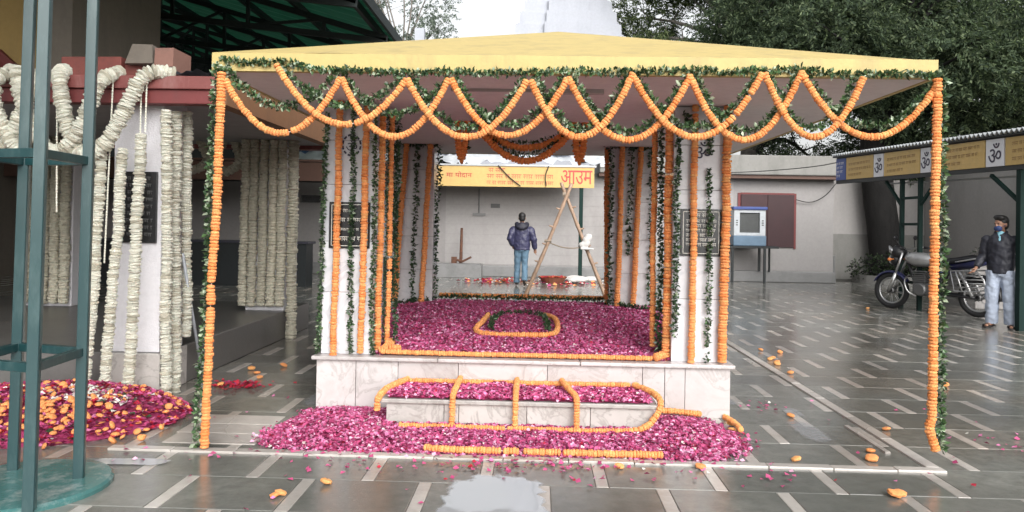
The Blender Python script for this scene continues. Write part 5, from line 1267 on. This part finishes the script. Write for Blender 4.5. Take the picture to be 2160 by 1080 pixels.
# ================================================================== MOTORCYCLE
def motorcycle(loc, rz):
    t = thing('motorcycle', 'silver and dark blue motorcycle with chrome side rack parked by the shed', 'motorcycle', loc, rz=rz)
    W = 1.44
    def B(mb, name, m_, par=t, smooth=True, **k):
        ob = bpy.data.objects; me = mb
        o = mb.build(name, m_, None, smooth, **k); o.parent = par; return o
    R_ = .315
    for x, nm in ((0, 'wheel'), (W, 'wheel')):
        mb = MB(); mb.lathe((x, 0, R_), [(.03, -.05), (.055, -.06), (.06, 0), (.055, .06), (.03, .05)], 16, axis='y'); wl = B(mb, nm, M['engine'])
        mb = MB(); mb.torus((x, 0, R_), R_-.045, .045, 36, 8, 'y'); B(mb, 'tyre', M['tyre'], wl)
        mb = MB(); mb.torus((x, 0, R_), R_-.095, .02, 36, 6, 'y', sq=1.3); B(mb, 'rim', M['chrome'], wl)
        mb = MB()
        for k in range(18):
            a = 2*math.pi*k/18; a2 = a+(.25 if k % 2 else -.25)
            mb.tube([(x+.05*math.cos(a), .025*(1 if k % 2 else -1), R_+.05*math.sin(a)), (x+(R_-.1)*math.cos(a2), 0, R_+(R_-.1)*math.sin(a2))], .0035, 4)
        B(mb, 'spokes', M['chrome'], wl)
    mb = MB()
    for s_ in (-1, 1): mb.tube([(0, s_*.085, R_), (.12, s_*.085, .62)], .028, 8); mb.tube([(.12, s_*.085, .62), (.24, s_*.085, .98)], .02, 8)
    B(mb, 'fork', M['chrome'])
    def fender(xc, a0, a1, r, name, m_):
        mb = MB(); pts = []
        for k in range(13):
            a = R(a0+(a1-a0)*k/12); pts.append((xc+r*math.cos(a), r*math.sin(a)+R_))
        for (x, z) in pts:
            for y, d in ((-.065, -.03), (-.045, 0), (.045, 0), (.065, -.03)):
                mb.v.append((x+(d*(x-xc)/r), y, z+d*(z-R_)/r))
        for k in range(12):
            for j in range(3): a = k*4+j; mb.f.append((a, a+1, a+5, a+4)); mb.mi.append(0)
        o = B(mb, name, m_); md = o.modifiers.new('s', 'SOLIDIFY'); md.thickness = .006; return o
    fender(0, 30, 155, R_+.03, 'front_mudguard', M['bikeblue']); fender(W, -5, 150, R_+.045, 'rear_mudguard', M['bikeblk'])
    mb = MB(); mb.ell((.08, 0, .86), (.10, .115, .12), 16, 10); mb.ell((.12, 0, .98), (.13, .15, .12), 14, 8); B(mb, 'headlamp_cowl', M['bikeblk'])
    mb = MB(); mb.ell((.0, 0, .85), (.03, .085, .085), 14, 8); B(mb, 'headlamp', M['lens'])
    mb = MB(); mb.tube([(.0, .09, 1.09), (.06, .1, 1.0), (.1, .105, .93)], [.012, .05, .012], 8); mb.tube([(.0, -.09, 1.09), (.06, -.1, 1.0), (.1, -.105, .93)], [.012, .05, .012], 8); B(mb, 'cowl_stripe', M['chrome'])
    mb = MB(); mb.tube(smoothpath([(.42, -.36, 1.06), (.32, -.3, 1.08), (.26, -.1, 1.04), (.26, .1, 1.04), (.32, .3, 1.08), (.42, .36, 1.06)], 2), .013, 8); B(mb, 'handlebar', M['chrome'])
    for s_ in (-1, 1):
        mb = MB(); mb.tube([(.36, s_*.33, 1.07), (.46, s_*.39, 1.055)], .02, 8); B(mb, 'grip', M['bikeblk'])
        mb = MB(); mb.tube([(.28, s_*.2, 1.06), (.24, s_*.26, 1.19)], .007, 6); mb.ell((.24, s_*.29, 1.23), (.018, .06, .04), 10, 6); B(mb, 'mirror', M['bikeblk'])
        mb = MB(); mb.tube([(.1, s_*.12, .86), (.1, s_*.22, .86)], .01, 6); mb.ell((.1, s_*.24, .86), (.035, .03, .03), 8, 6); B(mb, 'indicator', M['orange2'])
    mb = MB(); mb.ell((.52, 0, .87), (.27, .145, .125), 18, 10); mb.ell((.40, 0, .89), (.16, .15, .11), 14, 8); o = B(mb, 'fuel_tank', M['tank']); md = o.modifiers.new('r', 'REMESH'); md.mode = 'VOXEL'; md.voxel_size = .02; md.use_smooth_shade = True
    mb = MB(); mb.tube([(.70, 0, .84), (.9, 0, .845), (1.1, 0, .875), (1.35, 0, .93), (1.5, 0, .93)], [(.09, .05), (.125, .06), (.135, .06), (.12, .06), (.08, .04)], 14); B(mb, 'seat', M['bikeblk'])
    mb = MB(); mb.tube([(1.15, .14, .86), (1.5, .13, .94), (1.72, .07, .99)], .014, 6); mb.tube([(1.15, -.14, .86), (1.5, -.13, .94), (1.72, -.07, .99), (1.72, .07, .99)], .014, 6); B(mb, 'grab_rail', M['chrome'])
    mb = MB(); mb.tube([(1.05, 0, .78), (1.4, 0, .85), (1.68, 0, .92)], [(.11, .07), (.11, .07), (.05, .04)], 12); B(mb, 'tail_cowl', M['bikeblue'])
    mb = MB(); mb.ell((1.72, 0, .90), (.03, .06, .04), 10, 6); B(mb, 'tail_lamp', M['petalr'])
    mb = MB(); mb.tube([(.8, .15, .67), (1.0, .16, .7)], [(.09, .02), (.12, .02)], 10); mb.tube([(.8, -.15, .67), (1.0, -.16, .7)], [(.09, .02), (.12, .02)], 10); B(mb, 'side_panel', M['bikeblue'])
    mb = MB(); mb.box(.45, .78, -.14, .14, .30, .48); mb.box(.44, .64, -.10, .10, .48, .60)
    for k in range(6): mb.box(.42, .66, -.12, .12, .50+k*.033, .515+k*.033)
    mb.lathe((.58, 0, .38), [(0, -.19), (.09, -.19), (.11, -.16), (.11, .16), (.09, .19), (0, .19)], 18, axis='y'); o = B(mb, 'engine', M['engine'], smooth=False, bevel=.012)
    mb = MB(); mb.tube([(.24, 0, .95), (.38, 0, .58), (.44, 0, .34), (.8, 0, .3)], .026, 8); mb.tube([(.26, 0, .92), (.7, 0, .76), (1.2, 0, .8)], .024, 8); mb.tube([(.8, .1, .3), (.95, .1, .7)], .02, 8); mb.tube([(.8, -.1, .3), (.95, -.1, .7)], .02, 8); mb.tube([(.82, .11, .33), (W, .11, R_)], .024, 8); mb.tube([(.82, -.11, .33), (W, -.11, R_)], .024, 8); B(mb, 'frame', M['bikeblk'])
    for s_ in (-1, 1):
        mb = MB(); mb.tube([(W-.03, s_*.13, R_+.02), (1.22, s_*.14, .72)], .03, 8); B(mb, 'shock_absorber', M['chrome'])
        mb = MB(); rk = [(1.12, .72), (1.5, .74), (1.62, .62), (1.66, .47), (1.55, .42), (1.18, .40), (1.12, .72)]
        mb.tube([(x, s_*.22, z) for x, z in rk], .013, 6)
        for k in range(4):
            f_ = (k+1)/5; mb.tube([(1.14+.05*f_, s_*.22, .72-.32*f_), (1.6+.04*f_, s_*.22, .72-.28*f_)], .009, 5)
        mb.tube([(1.2, s_*.22, .72), (1.3, s_*.22, .41)], .014, 6); mb.tube([(1.25, s_*.1, .74), (1.25, s_*.22, .72)], .012, 6)
        B(mb, 'side_rack', M['chrome'])
    mb = MB(); mb.tube(smoothpath([(.46, .12, .52), (.40, .15, .36), (.50, .17, .26), (.85, .17, .25), (1.1, .17, .28)], 2), .02, 8); mb.tube([(1.0, .17, .27), (1.1, .17, .28), (1.62, .18, .36)], [.03, .05, .045], 10); B(mb, 'exhaust', M['chrome'])
    mb = MB(); mb.tube(smoothpath([(.30, -.0, .60), (.36, -.24, .52), (.42, -.26, .34), (.5, -.12, .26)], 2), .013, 6); mb.tube(smoothpath([(.30, .0, .60), (.36, .24, .52), (.42, .26, .34), (.5, .12, .26)], 2), .013, 6); B(mb, 'crash_guard', M['chrome'])
    mb = MB(); mb.tube([(.85, -.14, .28), (.80, -.30, .02)], .012, 6); B(mb, 'side_stand', M['bikeblk'])
    return t
fx, fy, rx_, ry_ = 6.74, 14.62, 7.60, 13.32
mc = motorcycle((fx, fy, 0), math.atan2(ry_-fy, rx_-fx))
mc.scale = (1.09, 1.09, 1.09)

# ================================================================== PEOPLE
FOLD = bpy.data.textures.new('cloth_folds', 'CLOUDS'); FOLD.noise_scale = .09; FOLD.noise_depth = 3
def folds(o, st):
    d = o.modifiers.new('folds', 'DISPLACE'); d.texture = FOLD; d.texture_coords = 'LOCAL'; d.strength = st; d.mid_level = .5
def soft(o, vs, sm=4):
    md = o.modifiers.new('remesh', 'REMESH'); md.mode = 'VOXEL'; md.voxel_size = vs; md.use_smooth_shade = True
    s_ = o.modifiers.new('smooth', 'SMOOTH'); s_.factor = .5; s_.iterations = sm
def hand(mb, wr, dr, side, curl=.5):
    """palm and five curled fingers from wrist wr along direction dr; side = thumb direction"""
    wr = Vector(wr); d = Vector(dr).normalized(); s_ = Vector(side).normalized(); s_ = (s_-d*s_.dot(d)).normalized(); n = d.cross(s_)
    mb.tube([wr-d*.02, wr+d*.03, wr+d*.085], [(.026, .02), (.040, .018), (.040, .015)], 10)
    for k, ln in enumerate((.070, .080, .075, .058)):
        b0 = wr+d*.075+s_*(.028-.019*k); p = [b0]
        dd = d.copy()
        for q in range(3):
            dd = (dd+n*curl*.45).normalized(); p.append(p[-1]+dd*ln/3)
        mb.tube(p, [.0095, .009, .008, .006], 7)
    b0 = wr+d*.025+s_*.03; mb.tube([b0, b0+(d*.5+s_*.5+n*.3)*.045, b0+(d*.9+s_*.55+n*.4)*.06], [.012, .010, .007], 7)
def person(label, loc, rz, J, cols, head_turn=0, hood=False, mask=False, sandals=False, cap=False):
    t = thing('person', label, 'person', loc, rz=rz)
    def B(mb, name, m_, vs, sm=4, par=t):
        o = mb.build(name, m_, None, True); o.parent = par
        if vs: soft(o, vs, sm)
        return o
    hd = Vector(J['head']); nk = Vector(J['neck'])
    Rt = Matrix.Rotation(head_turn, 3, 'Z')
    def H(v): return hd+Rt@Vector(v)
    mb = MB()
    mb.ell(hd+Vector((0, .01, .02)), (.078, .095, .105), 16, 12, rot=Rt); mb.ell(H((0, -.03, -.05)), (.058, .065, .07), 14, 10, rot=Rt)
    mb.ell(H((0, -.095, -.02)), (.014, .022, .026), 8, 6, rot=Rt); mb.ell(H((0, -.088, -.068)), (.026, .012, .010), 8, 6, rot=Rt); mb.ell(H((0, -.078, -.10)), (.028, .022, .02), 8, 6, rot=Rt)
    for s_ in (-1, 1): mb.ell(H((s_*.08, .01, -.01)), (.012, .022, .032), 8, 6, rot=Rt); mb.ell(H((s_*.032, -.088, .018)), (.02, .01, .008), 8, 5, rot=Rt)
    mb.tube([hd+Vector((0, .015, -.06)), nk, nk+Vector((0, 0, -.08))], [.052, .054, .075], 12)
    mb.tube([(0, 0, J['hip']+.05), (0, 0, J['hip']+.28), (0, 0, nk.z-.08)], [(.13, .085), (.12, .085), (.15, .09)], 14)
    for s_, q in (('l', 1), ('r', -1)):
        sh_, el, wr = (Vector(J[s_+k]) for k in ('sh', 'el', 'wr'))
        mb.tube([sh_, (sh_+el)/2, el, (el+wr)/2, wr], [.048, .043, .036, .034, .025], 10)
        hand(mb, wr, J.get(s_+'hd', wr-el), J.get(s_+'th', (0, -1, 0)), .5)
        hp, kn, an, to = (Vector(J[s_+k]) for k in ('hp', 'kn', 'an', 'to'))
        mb.tube([hp, (hp+kn)/2, kn, (kn*.6+an*.4), an], [.075, .068, .05, .048, .034], 10)
        mb.tube([an+(an-to).normalized()*.05-Vector((0, 0, .04)), an-Vector((0, 0, .035)), to], [.028, .036, .024], 8)
    B(mb, 'body', M['skin'], .009, 3)
    # jacket
    jb = MB(); hz_ = J['hip']; pf = J.get('puff', 1.)
    jb.tube([(0, 0, hz_-.06), (0, 0, hz_+.08), (0, 0, hz_+.25), (0, 0, hz_+.42), (0, 0, nk.z-.05), (0, .01, nk.z+.0)], [(.175*pf, .125*pf), (.188*pf, .135*pf), (.185*pf, .135*pf), (.2*pf, .135*pf), (.15*pf, .11*pf), (.078, .08)], 18)
    for s_ in 'lr':
        sh_, el, wr = (Vector(J[s_+k]) for k in ('sh', 'el', 'wr')); w2 = el+(wr-el)*.93
        jb.ell(sh_-Vector((0, 0, .015)), .074*pf, 10, 8); jb.tube([sh_, (sh_+el)/2, el, (el+w2)/2, w2], [.08*pf, .078*pf, .07*pf, .064*pf, .05], 12)
    if hood:
        jb.ell((0, .10, nk.z-.055), (.115, .06, .09), 12, 8)
    folds(B(jb, 'jacket', cols['jacket'], .012, 3), .035)
    if hood:
        hb = MB(); hb.tube(smoothpath([(-.12, .03, nk.z-.0), (-.10, .13, nk.z-.07), (0, .17, nk.z-.11), (.10, .13, nk.z-.07), (.12, .03, nk.z)], 2), [.045]*17 if False else .062, 10); hb.ell((0, .13, nk.z-.06), (.12, .075, .10), 12, 8); B(hb, 'hood', cols['hood'], .012, 4)
    else:
        hb = MB(); hb.tube(smoothpath([(.05, -.10, nk.z-.10), (.085, -.045, nk.z-.0), (.06, .05, nk.z+.03), (-.06, .05, nk.z+.03), (-.085, -.045, nk.z), (-.05, -.10, nk.z-.10)], 2), .022, 8); B(hb, 'collar', cols['jacket'], .01, 2)
        sb = MB(); sb.tube([(0, -.10, nk.z-.16), (0, -.075, nk.z-.06), (0, -.02, nk.z+.0)], [(.02, .03), (.055, .04), (.062, .06)], 10); B(sb, 'shirt', cols['shirt'], .01, 2)
    # trousers
    tb = MB(); k_ = cols.get('wide', 1.)
    tb.tube([(0, 0, hz_+.09), (0, 0, hz_-.02), (0, .005, hz_-.10)], [(.16, .11), (.17, .12), (.13, .11)], 16)
    for s_ in 'lr':
        hp, kn, an = (Vector(J[s_+k]) for k in ('hp', 'kn', 'an')); e = an+Vector((0, 0, .0))
        tb.tube([hp, hp*.6+kn*.4, kn, kn*.5+e*.5, e-Vector((0, 0, .035))], [.098*k_**.5, .09*k_**.5, .075*k_, .072*k_, .070*k_], 14)
    folds(B(tb, 'trousers', cols['trousers'], .012, 2), .04)
    for s_ in 'lr':
        an, to = Vector(J[s_+'an']), Vector(J[s_+'to']); fb = MB(); hl = an+(an-to).normalized()*.06
        hl.z = an.z-.055; t2 = to+(to-an).normalized()*.03
        if sandals:
            fb.tube([(hl.x, hl.y, hl.z-.015), (t2.x, t2.y, max(.012, t2.z-.02))], [(.042, .014), (.048, .012)], 10); fb.tube([(to.x-.05, to.y+.04, to.z-.005), (to.x*.7+an.x*.3, to.y*.7+an.y*.3, to.z+.035), (to.x+.05, to.y+.04, to.z-.005)], [.016]*3, 6)
            B(fb, 'sandal', M['shoe'], None)
        else:
            fb.tube([hl, an-Vector((0, 0, .03)), (an+to)/2+Vector((0, 0, .005)), t2], [.036, .050, .046, .030], 12); B(fb, 'shoe', M['shoe'], .01, 2)
    hr = MB(); hr.ell(H((0, .025, .05)), (.09, .10, .092), 16, 10, rot=Rt); hr.ell(H((0, .055, -.01)), (.082, .065, .085), 14, 9, rot=Rt)
    if not cap: hr.ell(H((.02, -.05, .10)), (.07, .05, .045), 12, 7, rot=Rt); hr.ell(H((-.03, -.04, .105)), (.06, .05, .04), 12, 7, rot=Rt)
    B(hr, 'hair', M['hair'], .012, 2)
    if mask:
        mk = MB(); mk.ell(H((0, -.06, -.065)), (.062, .055, .05), 14, 9, rot=Rt); B(mk, 'face_mask', M['mask'], None)
        mk = MB(); mk.tube([H((.06, -.06, -.05)), H((.082, 0, -.01))], .004, 5); mk.tube([H((-.06, -.06, -.05)), H((-.082, 0, -.01))], .004, 5); B(mk, 'mask_strap', M['mask'], None)
        ey = MB()
        for s_ in (-1, 1): ey.ell(H((s_*.032, -.088, .004)), (.013, .008, .006), 8, 5, rot=Rt)
        B(ey, 'eyes', M['hair'], None)
    return t
# walking man seen from behind (local -Y is his front)
J1 = dict(hip=.92, neck=(0, .02, 1.49), head=(0, -.015, 1.625),
          lsh=(.205, .01, 1.365), lel=(.285, .08, 1.13), lwr=(.205, -.04, .95), lhd=(-.2, -.5, -.7), rsh=(-.205, .01, 1.365), rel=(-.29, .06, 1.12), rwr=(-.32, -.02, .87), puff=1.1, rth=(0, -1, 0),
          lhp=(.085, 0, .90), lkn=(.095, -.07, .50), lan=(.10, -.06, .11), lto=(.115, -.21, .045), rhp=(-.085, 0, .90), rkn=(-.08, .0, .49), ran=(-.085, .20, .17), rto=(-.09, .10, .05))
person('man in a hooded navy puffer jacket and jeans walking away toward the rear wall', (-.36, 18.15, 0), R(180), J1, dict(jacket=M['navy'], hood=M['navyd'], trousers=M['jeans']), hood=True, cap=True)
J2 = dict(hip=.90, neck=(0, .02, 1.46), head=(0, -.02, 1.595),
          rsh=(-.185, .01, 1.37), rel=(-.245, .03, 1.10), rwr=(-.31, -.12, .91), rhd=(-.4, -.4, -.6), lsh=(.185, .01, 1.37), lel=(.27, .12, 1.12), lwr=(.13, .19, .98), lhd=(-1, .1, -.1), lth=(0, 0, 1),
          lhp=(.09, 0, .88), lkn=(.12, -.02, .48), lan=(.13, .02, .10), lto=(.17, -.15, .03), rhp=(-.09, 0, .88), rkn=(-.11, -.02, .48), ran=(-.12, .03, .10), rto=(-.17, -.13, .03))
person('man in a dark jacket, blue mask and pale jeans standing by the motorcycle', (7.13, 11.9, 0), R(-40), J2, dict(jacket=M['jackd'], shirt=M['shirt'], trousers=M['jeansl'], wide=1.22), head_turn=R(-30), mask=True, sandals=True)
